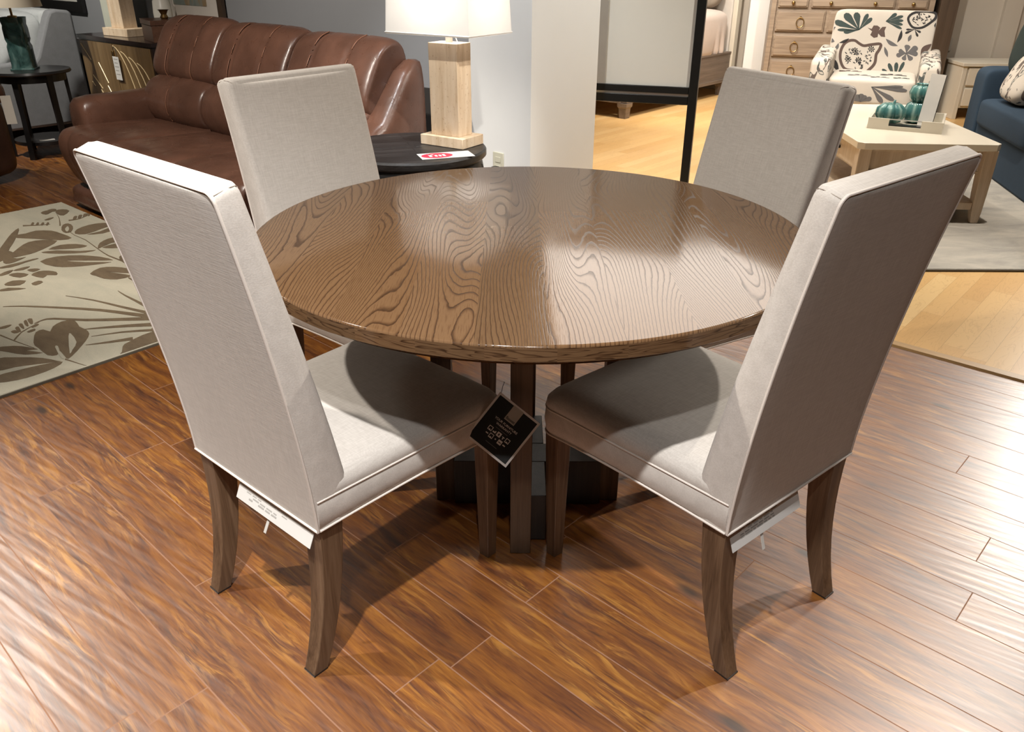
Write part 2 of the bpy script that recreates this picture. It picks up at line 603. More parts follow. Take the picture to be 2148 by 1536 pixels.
M = {}
M['floor_dark'] = floor_dark()
M['floor_light'] = floor_light()
M['oak_top'] = oak_top()
M['oak_edge'] = oak_top(True)
M['fabric'] = fabric('linen_upholstery', (0.575, 0.535, 0.485))
M['piping'] = plain('piping_cord', (0.66, 0.60, 0.54), 0.85, noise=0.12, scale=700)
M['leg_wood'] = wood('oak_leg', (0.06, 0.033, 0.017), (0.125, 0.073, 0.040), (0.19, 0.12, 0.07))
M['table_leg'] = wood('oak_post', (0.045, 0.026, 0.013), (0.085, 0.050, 0.026), (0.12, 0.075, 0.042))
M['white_paper'] = plain('white_paper', (0.62, 0.61, 0.58), 0.6)
M['tag_white'] = plain('tag_white_print', (0.88, 0.85, 0.81), 0.5)
M['seam'] = plain('seam_thread', (0.40, 0.35, 0.30), 0.9)
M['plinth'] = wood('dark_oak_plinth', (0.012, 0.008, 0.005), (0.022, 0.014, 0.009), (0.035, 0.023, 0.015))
M['ink'] = plain('black_ink', (0.03, 0.03, 0.03), 0.6)
M['grey_ink'] = plain('grey_ink', (0.30, 0.29, 0.27), 0.6)
M['black_card'] = plain('black_card', (0.018, 0.020, 0.019), 0.45)
M['cream_card'] = plain('cream_card', (0.50, 0.46, 0.40), 0.5)
M['red_ink'] = plain('red_ink', (0.50, 0.02, 0.06), 0.45)
M['plastic'] = plain('clear_strap', (0.55, 0.53, 0.49), 0.3)
M['leather'] = leather('brown_leather', (0.110, 0.052, 0.034), 0.30)
M['leather_seam'] = plain('leather_stitching', (0.20, 0.085, 0.045), 0.6)
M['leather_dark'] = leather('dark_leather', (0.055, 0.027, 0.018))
M['wall_white'] = plain('white_wall_paint', (0.72, 0.72, 0.70), 0.7, noise=0.015)
M['wall_cream'] = plain('cream_wall_paint', (0.56, 0.50, 0.42), 0.7, noise=0.02)
M['wall_grey'] = plain('grey_wall_paint', (0.27, 0.275, 0.285), 0.65, noise=0.02)
M['wall_dark'] = plain('dark_grey_band', (0.042, 0.038, 0.035), 0.6, noise=0.03)
M['ceiling'] = plain('ceiling_paint', (0.45, 0.43, 0.40), 0.9)
M['black_metal'] = plain('black_metal', (0.012, 0.012, 0.011), 0.35, 0.3)
M['panel'] = plain('off_white_board', (0.57, 0.55, 0.49), 0.6, noise=0.02)
M['panel_edge'] = plain('grey_board_edge', (0.50, 0.48, 0.45), 0.5)
M['metal_line'] = plain('brushed_metal', (0.6, 0.6, 0.58), 0.3, 0.9)
M['travertine'] = travertine()
M['black_wood'] = wood('black_oak', (0.006, 0.0055, 0.005), (0.013, 0.012, 0.012), (0.035, 0.033, 0.032), 'X', 0.8, 0.4)
M['black_lacquer'] = plain('black_lacquer', (0.010, 0.009, 0.009), 0.3)
M['rug_cream'] = rug_plain('cream_rug_pile', (0.53, 0.49, 0.38), (0.44, 0.42, 0.33))
M['rug_taupe'] = rug_plain('taupe_rug_pile', (0.185, 0.135, 0.080), (0.14, 0.10, 0.06), 9)
M['rug_edge'] = plain('rug_binding', (0.10, 0.085, 0.06), 0.9)
M['rug_silver'] = rug_plain('mottled_silver_rug', (0.50, 0.46, 0.39), (0.30, 0.285, 0.255), 2.2)
M['strip'] = wood('threshold_oak', (0.32, 0.18, 0.06), (0.42, 0.25, 0.09), (0.5, 0.31, 0.13), 'X')
M['bed_wood'] = wood('grey_brown_bed_oak', (0.11, 0.080, 0.060), (0.17, 0.13, 0.10), (0.22, 0.175, 0.14), 'X', 0.7)
M['duvet'] = fabric('duvet_cloth', (0.66, 0.56, 0.49), 0.05, 0.5, 0.1)
M['white_cloth'] = fabric('white_bed_linen', (0.74, 0.73, 0.70), 0.05, 0.5, 0.1)
M['taupe_cloth'] = fabric('taupe_pillow_cloth', (0.26, 0.215, 0.165), 0.08, 0.6, 0.15)
M['cream_board'] = fabric('cream_headboard_cloth', (0.60, 0.55, 0.49), 0.06, 0.8, 0.15)
M['dresser'] = wood('weathered_chest_oak', (0.19, 0.14, 0.10), (0.28, 0.215, 0.155), (0.37, 0.29, 0.21), 'X', 0.6)
M['brass'] = plain('aged_brass', (0.28, 0.18, 0.07), 0.35, 0.9)
M['brown_panel'] = wood('dark_brown_panel_wood', (0.045, 0.028, 0.018), (0.075, 0.05, 0.032), (0.10, 0.07, 0.046), 'Z', 0.5)
M['bleached'] = wood('bleached_oak', (0.50, 0.38, 0.26), (0.60, 0.48, 0.35), (0.68, 0.56, 0.43), 'Z', 0.7)
M['bleached_top'] = plain('pale_lacquered_top', (0.72, 0.66, 0.54), 0.22, noise=0.03, scale=5)
M['cream_lacquer'] = plain('cream_lacquer', (0.62, 0.57, 0.47), 0.3)
M['print'] = printed('leaf_print_upholstery')
M['print_ground'] = plain('cream_print_ground', (0.60, 0.545, 0.47), 0.9, noise=0.04)
M['print_green'] = plain('print_dark_green', (0.045, 0.065, 0.060), 0.9)
M['print_brown'] = plain('print_brown', (0.105, 0.070, 0.058), 0.9)
M['print_grey'] = plain('print_grey', (0.13, 0.125, 0.125), 0.9)
M['print_black'] = plain('print_black', (0.030, 0.028, 0.028), 0.9)
M['navy'] = fabric('navy_upholstery', (0.020, 0.042, 0.070), 0.12, 0.6, 0.2, 0.0)
M['dark_green'] = plain('dark_green_knit', (0.018, 0.028, 0.024), 0.9, bump=0.4, bscale=120)
M['grey_fabric'] = fabric('grey_wool_upholstery', (0.25, 0.255, 0.265), 0.14, 0.5)
M['pale_fabric'] = fabric('pale_grey_upholstery', (0.52, 0.54, 0.54), 0.1, 0.5)
M['espresso'] = plain('espresso_lacquer', (0.020, 0.011, 0.009), 0.18)
M['burl'] = wood('gold_brown_veneer', (0.10, 0.058, 0.022), (0.17, 0.105, 0.045), (0.23, 0.15, 0.07), 'Z', 0.3, 0.4)
M['walnut'] = wood('walnut_box_wood', (0.05, 0.02, 0.012), (0.09, 0.04, 0.022), (0.13, 0.06, 0.035), 'X', 0.5, 0.4)
M['gold'] = plain('gold_inlay', (0.80, 0.64, 0.38), 0.35, 0.15)
M['white_ceramic'] = plain('white_ceramic', (0.72, 0.69, 0.61), 0.35)
M['stone_white'] = plain('pale_green_stone', (0.52, 0.53, 0.44), 0.5, noise=0.1)
M['mat_board'] = plain('picture_mat', (0.66, 0.60, 0.53), 0.7)
M['art_frame'] = wood('dark_picture_frame', (0.03, 0.018, 0.011), (0.055, 0.034, 0.02), (0.08, 0.052, 0.03), 'Z', 0.5)
M['ivory_plastic'] = plain('ivory_plastic', (0.55, 0.53, 0.42), 0.4)
M['shade_beige'] = plain('beige_lampshade', (0.50, 0.43, 0.33), 0.8)


def glass_green():
    m = NT('dark_green_glass', 0.08)
    f = m.noise(m.mapping(m.co, (10, 10, 6)), 1, 3, 0.6, 1.0)
    m.color(m.ramp(f, [(0.35, (0.020, 0.05, 0.046)), (0.55, (0.08, 0.16, 0.145)), (0.75, (0.26, 0.36, 0.33))]))
    m.b.inputs['Transmission Weight'].default_value = 0.35
    m.bump(f, 0.12, 0.004)
    return m.mat


def teal_glaze():
    m = NT('teal_ceramic_glaze', 0.1)
    f = m.noise(m.co, 9, 3, 0.6)
    x, y, z = m.sep(m.co)
    ang = m.math('ARCTAN2', y, x)
    rib = m.math('POWER', m.math('ABSOLUTE', m.math('COSINE', m.math('MULTIPLY', ang, 4.0))), 10.0)
    c = m.ramp(f, [(0.3, (0.035, 0.12, 0.125)), (0.7, (0.10, 0.25, 0.22))])
    m.color(m.mix(m.math('MULTIPLY', rib, 0.55), c, (0.36, 0.52, 0.45)))
    return m.mat


M['glass_green'] = glass_green()
M['teal'] = teal_glaze()


def shade_lit():
    m = NT('white_lampshade', 0.8)
    m.color((0.80, 0.79, 0.77))
    tr = m.n('BsdfTranslucent')
    tr.inputs['Color'].default_value = (0.85, 0.83, 0.80, 1)
    mx = m.n('MixShader')
    mx.inputs[0].default_value = 0.5
    m.t.links.new(m.b.outputs[0], mx.inputs[1])
    m.t.links.new(tr.outputs[0], mx.inputs[2])
    m.t.links.new(mx.outputs[0], m.t.nodes['Material Output'].inputs['Surface'])
    return m.mat


M['shade_lit'] = shade_lit()


def art():
    m = NT('abstract_landscape_print', 0.6)
    f = m.noise(m.mapping(m.co, (9, 9, 3)), 1, 4, 0.6, 1.0)
    m.color(m.ramp(f, [(0.3, (0.16, 0.19, 0.16)), (0.5, (0.24, 0.27, 0.24)), (0.62, (0.30, 0.20, 0.10)), (0.75, (0.40, 0.34, 0.25))]))
    return m.mat


M['art'] = art()

# ================================================================== the room
def slab(name, pts, z0, z1, mats, **k):
    mb = MB()
    mb.prism([Vector((p.x, p.y, z0)) for p in pts], (0, 0, z1 - z0))
    return structure(name, mb, mats, smooth=0, **k)


slab('floor', [an(-10, -6), an(6, -6), an(6, 3.085), an(-2.53, 3.085), an(-2.53, 3.30), an(-10, 3.30)], -0.06, 0.0, M['floor_dark'])
slab('floor', [an(-2.53, 3.085), an(7, 3.085), an(7, 13), an(-10, 13), an(-10, 3.30), an(-2.53, 3.30)], -0.06, 0.0, M['floor_light'])
slab('ceiling', [an(-10, -6), an(7, -6), an(7, 13), an(-10, 13)], 3.0, 3.06, M['ceiling'])
mb = MB()
L_ = 8.5
mb.prism([(0, -0.028, 0), (0, 0.028, 0), (0, 0.020, 0.007), (0, -0.020, 0.007)], (L_, 0, 0))
structure('trim_1', mb, M['strip'], loc=an(-2.50, 3.09), rot=GRID, smooth=0)
slab('wall_back', [an(-10, 3.28), an(-2.93, 3.28), an(-2.93, 3.40), an(-10, 3.40)], 0, 3, M['wall_grey'])
slab('wall_end', [an(-2.93, 3.04), an(-2.529, 3.04), an(-2.529, 3.57), an(-2.93, 3.57)], 0, 1.53, M['wall_white'])
slab('lower_wall_band', [an(-10, 3.266), an(-2.932, 3.266), an(-2.932, 3.28), an(-10, 3.28)], 0, 0.672, M['wall_dark'])  # dark grey band over the lower part of the wall
slab('baseboard_end', [an(-2.945, 3.026), an(-2.515, 3.026), an(-2.515, 3.04), an(-2.945, 3.04)], 0, 0.09, M['wall_white'])
slab('wall_bedroom', [an(-9, 8.74), an(-4.2, 8.74), an(-4.2, 8.86), an(-9, 8.86)], 0, 3, M['wall_cream'])
slab('wall_pier', [Vector((2.43, 9.00, 0)), Vector((2.74, 8.92, 0)), Vector((2.80, 9.2, 0)), Vector((2.49, 9.28, 0))], 0, 3, M['wall_white'])
slab('wall_alcove', [Vector((2.70, 9.05, 0)), Vector((4.2, 9.05, 0)), Vector((4.2, 9.15, 0)), Vector((2.70, 9.15, 0))], 0, 3, M['wall_cream'])
slab('wall_right', [Vector((4.17, 8.30, 0)), Vector((8, 8.1, 0)), Vector((8, 8.3, 0)), Vector((4.21, 9.05, 0))], 0, 3, M['wall_cream'])
slab('trim_3', [Vector((4.62, 8.235, 0)), Vector((4.78, 8.227, 0)), Vector((4.78, 8.28, 0)), Vector((4.62, 8.28, 0))], 0, 3, M['wall_cream'])


def outlet(name, loc, rz, label, cover, plug):
    t = thing(name, label, 'electrical outlet', loc, rz)
    mb = MB()
    mb.box(-0.036, 0.036, -0.006, 0, -0.058, 0.058)
    build('cover_plate', mb, cover, t, bevel=0.003)
    for dz in (-0.022, 0.022):
        mb = MB()
        mb.box(-0.017, 0.017, -0.009, -0.006, dz - 0.014, dz + 0.014)
        build('socket', mb, cover, t, bevel=0.003)
    if plug:
        mb = MB()
        mb.box(-0.016, 0.016, -0.045, -0.009, -0.038, -0.008)
        build('plug', mb, M['black_lacquer'], t, bevel=0.006)
        mb = MB()
        mb.tube([(0, -0.045, -0.023), (-0.01, -0.07, -0.03), (-0.04, -0.075, -0.10), (-0.07, -0.06, -0.25), (-0.08, -0.05, -0.392)], 0.003)
        build('cord', mb, M['black_lacquer'], t)
    return t


outlet('wall_outlet', an(-2.735, 3.04, 0.398), GRID, 'ivory wall outlet with a black plug, on the white wall end beside the lamp table', M['ivory_plastic'], True)
outlet('wall_outlet', (4.19, 8.294, 0.60), math.radians(-3), 'tan wall outlet on the cream wall above the white nightstand', M['cream_card'], False)

# ================================================================== dining table
TX, TY, TR, TZ = 0.04229, 1.82203, 0.6386, 0.762
table = thing('dining_table', 'round dark oak dining table in the middle, on a four-post pedestal', 'table', (TX, TY, 0))
mb = MB()
N_ = 160
def ring(r, z):
    return [(r * math.cos(2 * math.pi * i / N_), r * math.sin(2 * math.pi * i / N_), z) for i in range(N_)]
mb.loft([ring(TR - 0.004, TZ - 0.032), ring(TR - 0.001, TZ - 0.0295), ring(TR - 0.001, TZ - 0.004)], 1, True, False)
mb.loft([ring(TR - 0.001, TZ - 0.004), ring(TR - 0.0022, TZ - 0.0012), ring(TR - 0.005, TZ), ring(TR - 0.0065, TZ), ring(TR - 0.012, TZ)], 0, False, True)
build('tabletop', mb, [M['oak_top'], M['oak_edge']], table, smooth=50)
mb = MB()
mb.loft([ring(TR - 0.035, TZ - 0.046), ring(TR - 0.022, TZ - 0.044), ring(TR - 0.022, TZ - 0.032)], 0)
build('underframe', mb, M['oak_edge'], table, smooth=50)
for k, (dx, dy) in enumerate(((-0.020, -0.222), (0.222, 0.0), (0.0, 0.222), (-0.222, 0.0))):
    mb = MB()
    w = 0.0255
    mb.box(dx - w, dx + w, dy - w, dy + w, 0, TZ - 0.046)
    build('leg', mb, M['table_leg'], table, bevel=0.002)
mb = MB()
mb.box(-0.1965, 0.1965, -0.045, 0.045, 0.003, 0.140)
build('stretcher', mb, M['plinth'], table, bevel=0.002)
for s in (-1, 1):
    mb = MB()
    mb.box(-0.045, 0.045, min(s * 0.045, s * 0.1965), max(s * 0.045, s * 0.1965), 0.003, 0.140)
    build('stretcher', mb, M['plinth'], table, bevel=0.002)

# ================================================================== dining chairs
CW, CWT, CZB, CZT, CYT, CZW, CD, CWF = 0.442, 0.456, 0.361, 1.030, -0.104, 0.427, 0.512, 0.480


def back_y(z):
    t = (z - CZB) / (CZT - CZB)
    return CYT * max(t, 0) ** 1.45


def back_w(z):
    t = (z - CZB) / (CZT - CZB)
    return (CW + (CWT - CW) * t) / 2


def make_chair(label):
    t = thing('dining_chair', label, 'chair', group='upholstered dining chairs around the round table')
    # backrest: layers from the rear panel to the soft front face
    mb = MB()
    nx, rc = 9, 0.016
    lev = [(CZB + (CZT - rc - CZB) * k / 14, 0.0) for k in range(15)] + [(CZT - rc + rc * math.sin(q), rc * (1 - math.cos(q))) for q in (0.35, 0.7, 1.05, 1.35, 1.57)]
    nl = len(lev)

    def thick(z):
        return 0.098 - 0.046 * max(0, (z - CZB) / (CZT - CZB)) ** 0.8

    def pt(k, u, fd, dd, s):
        """level k, u in -1..1 across, depth = fd * thickness + dd, inset s"""
        z0, cut = lev[k]
        q = (z0 - CZB) / (CZT - CZB)
        z = CZB + (z0 - CZB) * (1 - s / (CZT - CZB))
        d = fd * thick(z0) + dd
        return (u * (back_w(z0) - cut - s), back_y(z0) + d, z + 0.014 * q ** 6 * min(1, max(0, d / thick(z0))))

    def ringpts(fd, dd, s):
        out = [pt(k, 1, fd, dd, s) for k in range(nl)]
        out += [pt(nl - 1, 1 - 2 * i / (nx - 1), fd, dd, s) for i in range(1, nx - 1)]
        out += [pt(k, -1, fd, dd, s) for k in range(nl - 1, -1, -1)]
        out += [pt(0, -1 + 2 * i / (nx - 1), fd, dd, s) for i in range(1, nx - 1)]
        return out
    fr_ = 0.020
    layers = [(0, 0, 0.0045), (0, 0.0012, 0.0012), (0, 0.0045, 0.0), (0.5, 0, -0.002), (1, -fr_, 0.0)] + [(1, -fr_ + fr_ * math.sin(q), fr_ * (1 - math.cos(q))) for q in (0.4, 0.8, 1.2, 1.57)]
    mb.loft([ringpts(*l) for l in layers], 0, False, False)

    def cap(l, bulge, flip):
        vs = [pt(k, 1 - 2 * i / (nx - 1), *l) for k in range(nl) for i in range(nx)]
        vs = [(x, y + bulge * (1 - (1 - 2 * (j % nx) / (nx - 1)) ** 4) * (1 - (2 * (j // nx) / (nl - 1) - 1) ** 6), z) for j, (x, y, z) in enumerate(vs)]
        fs = [(k * nx + i, k * nx + i + 1, (k + 1) * nx + i + 1, (k + 1) * nx + i) for k in range(nl - 1) for i in range(nx - 1)]
        mb.add(vs, [f[::-1] for f in fs] if flip else fs)
    cap(layers[0], -0.003, True)
    cap(layers[-1], 0.009, False)
    back = build('backrest', mb, M['fabric'], t, smooth=0)
    bmm = bmesh.new()
    bmm.from_mesh(back.data)
    bmesh.ops.remove_doubles(bmm, verts=bmm.verts, dist=1e-5)
    bmesh.ops.recalc_face_normals(bmm, faces=bmm.faces)
    bmm.to_mesh(back.data)
    bmm.free()
    back.data.shade_smooth()
    back.data.set_sharp_from_angle(angle=math.radians(55))
    # piping round the rear panel
    mb = MB()
    mb.tube([pt(k, 1, 0, 0.0008, 0.0008) for k in range(nl)] + [pt(nl - 1, 1 - 2 * i / (nx - 1), 0, 0.0008, 0.0008) for i in range(1, nx - 1)] + [pt(k, -1, 0, 0.0008, 0.0008) for k in range(nl - 1, -1, -1)], 0.0027, 8)
    build('piping', mb, M['piping'], back)
    for s in (-1, 1):                       # corner seams across the thickness of the back
        mb = MB()
        mb.tube([pt(16, s, 0, 0.004, -0.0003), pt(16, s, 0.35, 0, -0.0010), pt(16, s, 0.62, 0, -0.0006), pt(16, s, 1, -0.010, 0.0022), pt(16, s, 1, -0.003, 0.009)], 0.0008, 6)
        build('corner_seam', mb, M['seam'], back)
    # seat
    def outline(inset, z, crown=0.0):
        pts = []
        y0, y1 = 0.004, CD - inset
        wf, wr = CWF / 2 - inset, CW / 2 - inset * 0.9
        r = 0.038
        def w(y):
            return wr + (wf - wr) * (y / CD)
        for i in range(10):
            y = y0 + (y1 - r - y0) * i / 9
            pts.append((w(y), y, z))
        for i in range(1, 7):
            a = i / 6 * math.pi / 2
            pts.append((w(y1) - r + r * math.cos(a), y1 - r + r * math.sin(a), z))
        for i in range(1, 8):
            f = i / 8
            pts.append(((w(y1) - r) * (1 - 2 * f), y1 + 0.004 * math.sin(math.pi * f), z))
        for i in range(7):
            a = math.pi / 2 + i / 6 * math.pi / 2
            pts.append((-w(y1) + r + r * math.cos(a), y1 - r + r * math.sin(a), z))
        for i in range(1, 10):
            y = y1 - r + (y0 - y1 + r) * i / 9
            pts.append((-w(y), y, z))
        return pts
    mb = MB()
    def bot(i_pts):                          # lower edge dips slightly towards the legs
        return [(x, y, z - 0.006 * abs(2 * y / CD - 1) ** 2 + 0.006) for x, y, z in i_pts]
    mb.loft([bot(outline(0.03, CZB)), bot(outline(0.004, CZB)), bot(outline(0.0, CZB + 0.006)), outline(-0.003, (CZB + CZW) / 2), outline(-0.001, CZW - 0.005), outline(0.001, CZW),
             outline(-0.001, CZW + 0.005), outline(0.001, CZW + 0.020), outline(0.011, CZW + 0.034), outline(0.030, CZW + 0.044), outline(0.065, CZW + 0.050), outline(0.12, CZW + 0.055), outline(0.18, CZW + 0.057)], 0)
    seat = build('seat', mb, M['fabric'], t, smooth=60)
    mb = MB()
    mb.tube([(x * 1.003, y + 0.001, CZW) for x, y, z in outline(0.0, CZW)], 0.0021, 8)
    build('piping', mb, M['piping'], seat)
    mb = MB()
    mb.tube([(x * 1.003, y, z + 0.001) for x, y, z in bot(outline(0.0, CZB))], 0.0024, 8)
    mb.tube([(-CW / 2, -0.001, CZB + 0.001), (0, -0.002, CZB + 0.001), (CW / 2, -0.001, CZB + 0.001)], 0.0026, 8)
    build('piping', mb, M['piping'], seat)
    # legs
    for s in (-1, 1):
        mb = MB()
        rings = []
        for k in range(9):
            q = k / 8
            z = 0.364 * (1 - q)
            hw = (0.055 + (0.034 - 0.055) * q ** 0.9) / 2
            cx = s * (0.191 + (0.185 - 0.191) * q)
            cy = 0.032 - 0.002 * q - 0.055 * q ** 2.4
            rings.append([(cx - hw, cy - hw, z), (cx + hw, cy - hw, z), (cx + hw, cy + hw, z), (cx - hw, cy + hw, z)])
        mb.loft(rings[::-1], 0)
        lg = build('leg', mb, M['leg_wood'], t, bevel=0.0015, smooth=30)
        mb = MB()
        mb.box(s * .185 - .0175, s * .185 + .0175, -.0425, -.0075, -0.0001, 0.004)
        build('glide', mb, M['black_lacquer'], lg)
    for s in (-1, 1):
        mb = MB()
        rings = []
        for k in range(5):
            q = k / 4
            z = 0.364 * (1 - q)
            hw = (0.043 + (0.029 - 0.043) * q) / 2
            cx, cy = s * (0.2105 - 0.004 * q), 0.478 + 0.004 * q
            rings.append([(cx - hw, cy - hw, z), (cx + hw, cy - hw, z), (cx + hw, cy + hw, z), (cx - hw, cy + hw, z)])
        mb.loft(rings[::-1], 0)
        build('leg', mb, M['leg_wood'], t, bevel=0.0015, smooth=30)
    return t


POSES = [(-0.531, 1.348, -0.716, 'beige upholstered dining chair nearest on the left, its pale back to the camera'),
         (0.5755, 1.3417, 0.6953, 'beige upholstered dining chair nearest on the right, its shaded brown back to the camera'),
         (-0.580, 2.395, -2.238, 'beige upholstered dining chair behind the table, in front of the brown sofa'),
         (0.702, 2.350, 2.07, 'beige upholstered dining chair behind the table, in front of the cream coffee table')]
chair0 = make_chair(POSES[0][3])
for i, (x, y, r, lab) in enumerate(POSES):
    c = chair0 if i == 0 else copy_tree(chair0)
    c.location, c.rotation_euler, c['label'] = (x, y, 0), (0, 0, r), lab


def chair_M(i):
    x, y, r, _ = POSES[i]
    return Matrix.Translation((x, y, 0)) @ Matrix.Rotation(r, 4, 'Z')


# price tags hanging under the seat backs
def price_tag(i, label, x0, x1, drop, y, lean=0.034, tilt=0.0):
    Mx = chair_M(i)
    t = thing('price_tag', label, 'price tag', Mx @ Vector(((x0 + x1) / 2, y, CZB)), POSES[i][2] + tilt, 'paper price tags under the chair seats')
    w = abs(x1 - x0) / 2
    mb = MB()
    mb.prism([(-w, 0, 0.003), (w, 0, 0.003), (w, -lean, -drop), (-w, -lean, -drop)], (0, 0.0012, 0))
    sh = build('paper_sheet', mb, M['white_paper'], t, smooth=0)
    mb = MB()
    rnd = random.Random(i + 3)
    for side, yy in ((-1, -0.0010),):
        for r in range(6):
            z = -0.006 - r * 0.0052
            x = -w + 0.03
            while x < w * 0.25:
                l = rnd.uniform(0.006, 0.022)
                if rnd.random() < 0.75:
                    yz = lean * z / drop - 0.0003
                    mb.prism([(x, yz + 0.001, z + 0.0012), (x + l, yz + 0.001, z + 0.0012), (x + l, yz - 0.001, z - 0.0012), (x, yz - 0.001, z - 0.0012)], (0, -0.0005, 0))
                x += l + 0.005
    build('printed_lines', mb, M['grey_ink'], sh, smooth=0)
    mb = MB()
    mb.prism([(0.004 - 0.02, 0.004, 0.0), (0.012 - 0.02, 0.004, 0.0), (0.010 - 0.026, -0.03, -drop - 0.034), (0.002 - 0.026, -0.03, -drop - 0.034)], (0, 0.0012, 0))
    build('strap', mb, M['plastic'], t, smooth=0)
    return t


price_tag(0, 'white paper price tag hanging under the near left chair back', -0.055, 0.200, 0.044, 0.012, 0.022)
price_tag(1, 'grey-looking paper price tag hanging under the shaded near right chair back', -0.20, 0.03, 0.050, 0.014, 0.020)
price_tag(2, 'corner of a paper price tag glimpsed below the far left chair seat', -0.20, 0.05, 0.12, 0.05)

# warranty tag on the seat corner of the near left chair
wt_c = Vector((-0.0195, 1.500, 0.4085))
ux = Vector((0.083, 0.0, -0.077)).normalized()
vx = Vector((0.0, 0.0, 1.0))
nrm = Vector((0.03, -0.86, 0.5)).normalized()        # tips back a little
ux = (ux - nrm * ux.dot(nrm)).normalized()
vy = nrm.cross(ux).normalized()
wt = thing('warranty_tag', 'black square furniture warranty tag with a white border, hanging between the two near chairs', 'tag', wt_c)
RW = Matrix((ux, vy, nrm)).transposed().to_4x4()
wt.rotation_euler = RW.to_euler()
HW, HH = 0.0565, 0.0610
def rect(x0, x1, y0, y1, z0=0.0006, z1=0.0010, m=0, mb=None):
    mb = mb or MB()
    mb.box(x0, x1, y0, y1, z0, z1, m)
    return mb
mb = rect(-HW, HW, -HH, HH, -0.0006, 0.0006)
build('card', mb, M['tag_white'], wt, smooth=0)
mb = rect(-HW + .005, HW - .005, -HH + .005, HH - .005, 0.0006, 0.0009)
face = build('black_face', mb, M['black_card'], wt, smooth=0)
mb = rect(-0.0135, 0.0135, 0.0205, HH - .004, 0.0009, 0.0012)
logo = build('logo_patch', mb, M['cream_card'], wt, smooth=0)
T4 = Matrix.Translation
text_mesh('lettering', 'Bassett', 0.0088, M['ink'], logo, T4((0, 0.0262, 0.0013)), 0.0001, spacing=0.92)
text_mesh('lettering', 'YOUR FURNITURE', 0.0074, M['tag_white'], wt, T4((0, 0.0115, 0.0011)), 0.00005)
text_mesh('lettering', 'WARRANTY', 0.0074, M['tag_white'], wt, T4((0, 0.0030, 0.0011)), 0.00005)
mb = MB()
def frame_icon(x, y, fill=False):
    s = 0.0052
    if fill:
        rect(x - s, x + s, y - s, y + s, 0.0009, 0.0012, 0, mb)
    else:
        b = 0.0013
        rect(x - s, x + s, y + s - b, y + s, 0.0009, 0.0012, 0, mb)
        rect(x - s, x + s, y - s, y - s + b, 0.0009, 0.0012, 0, mb)
        rect(x - s, x - s + b, y - s + b, y + s - b, 0.0009, 0.0012, 0, mb)
        rect(x + s - b, x + s, y - s + b, y + s - b, 0.0009, 0.0012, 0, mb)
        rect(x - 0.002, x + 0.002, y - s + b, y - s + b + 0.002, 0.0009, 0.0012, 0, mb)
Y1, Y2 = -0.0140, -0.0265
frame_icon(-0.0235, Y1); frame_icon(0.0, Y1, True); frame_icon(0.0235, Y1)
frame_icon(-0.0118, Y2); frame_icon(0.0118, Y2, True)
rect(-0.0155, -0.0080, Y1 - 0.0035, Y1 - 0.0005, 0.0009, 0.0012, 0, mb)
rect(-0.0105, -0.0080, Y1 - 0.0005, Y1 + 0.002, 0.0009, 0.0012, 0, mb)
rect(0.0085, 0.0150, Y1 + 0.0005, Y1 + 0.002, 0.0009, 0.0012, 0, mb)
rect(0.0107, 0.0127, Y1 - 0.004, Y1 + 0.0005, 0.0009, 0.0012, 0, mb)
rect(-0.0265, -0.0200, Y2 - 0.0012, Y2 + 0.0012, 0.0009, 0.0012, 0, mb)
rect(-0.0015, 0.0015, Y2 - 0.0015, Y2 + 0.0015, 0.0009, 0.0012, 0, mb)
rect(0.0200, 0.0265, Y2 - 0.0014, Y2 + 0.0014, 0.0009, 0.0012, 0, mb)
build('icon_row', mb, M['tag_white'], wt, smooth=0)
mb = rect(-0.0016, 0.0016, Y1 - 0.0025, Y1 + 0.0025, 0.0012, 0.0014)
rect(0.0085, 0.0150, Y2 - 0.0012, Y2 + 0.0006, 0.0012, 0.0014, 0, mb)
build('icon_marks', mb, M['ink'], wt, smooth=0)
mb = rect(-0.016, 0.016, -0.0050, -0.0042, 0.0009, 0.0011)
rect(-0.015, 0.015, -0.0420, -0.0412, 0.0009, 0.0011, 0, mb)
build('small_print', mb, M['grey_ink'], wt, smooth=0)
mb = MB()
c0 = RW @ Vector((-HW + .007, HH - .007, 0.0))
mb.tube([RW.inverted() @ (c0 + Vector(p)) for p in ((0, 0, 0), (0.004, 0.025, 0.010), (0.008, 0.055, 0.006), (0.006, 0.085, -0.01))], 0.0007, 6)
build('string', mb, M['ink'], wt)

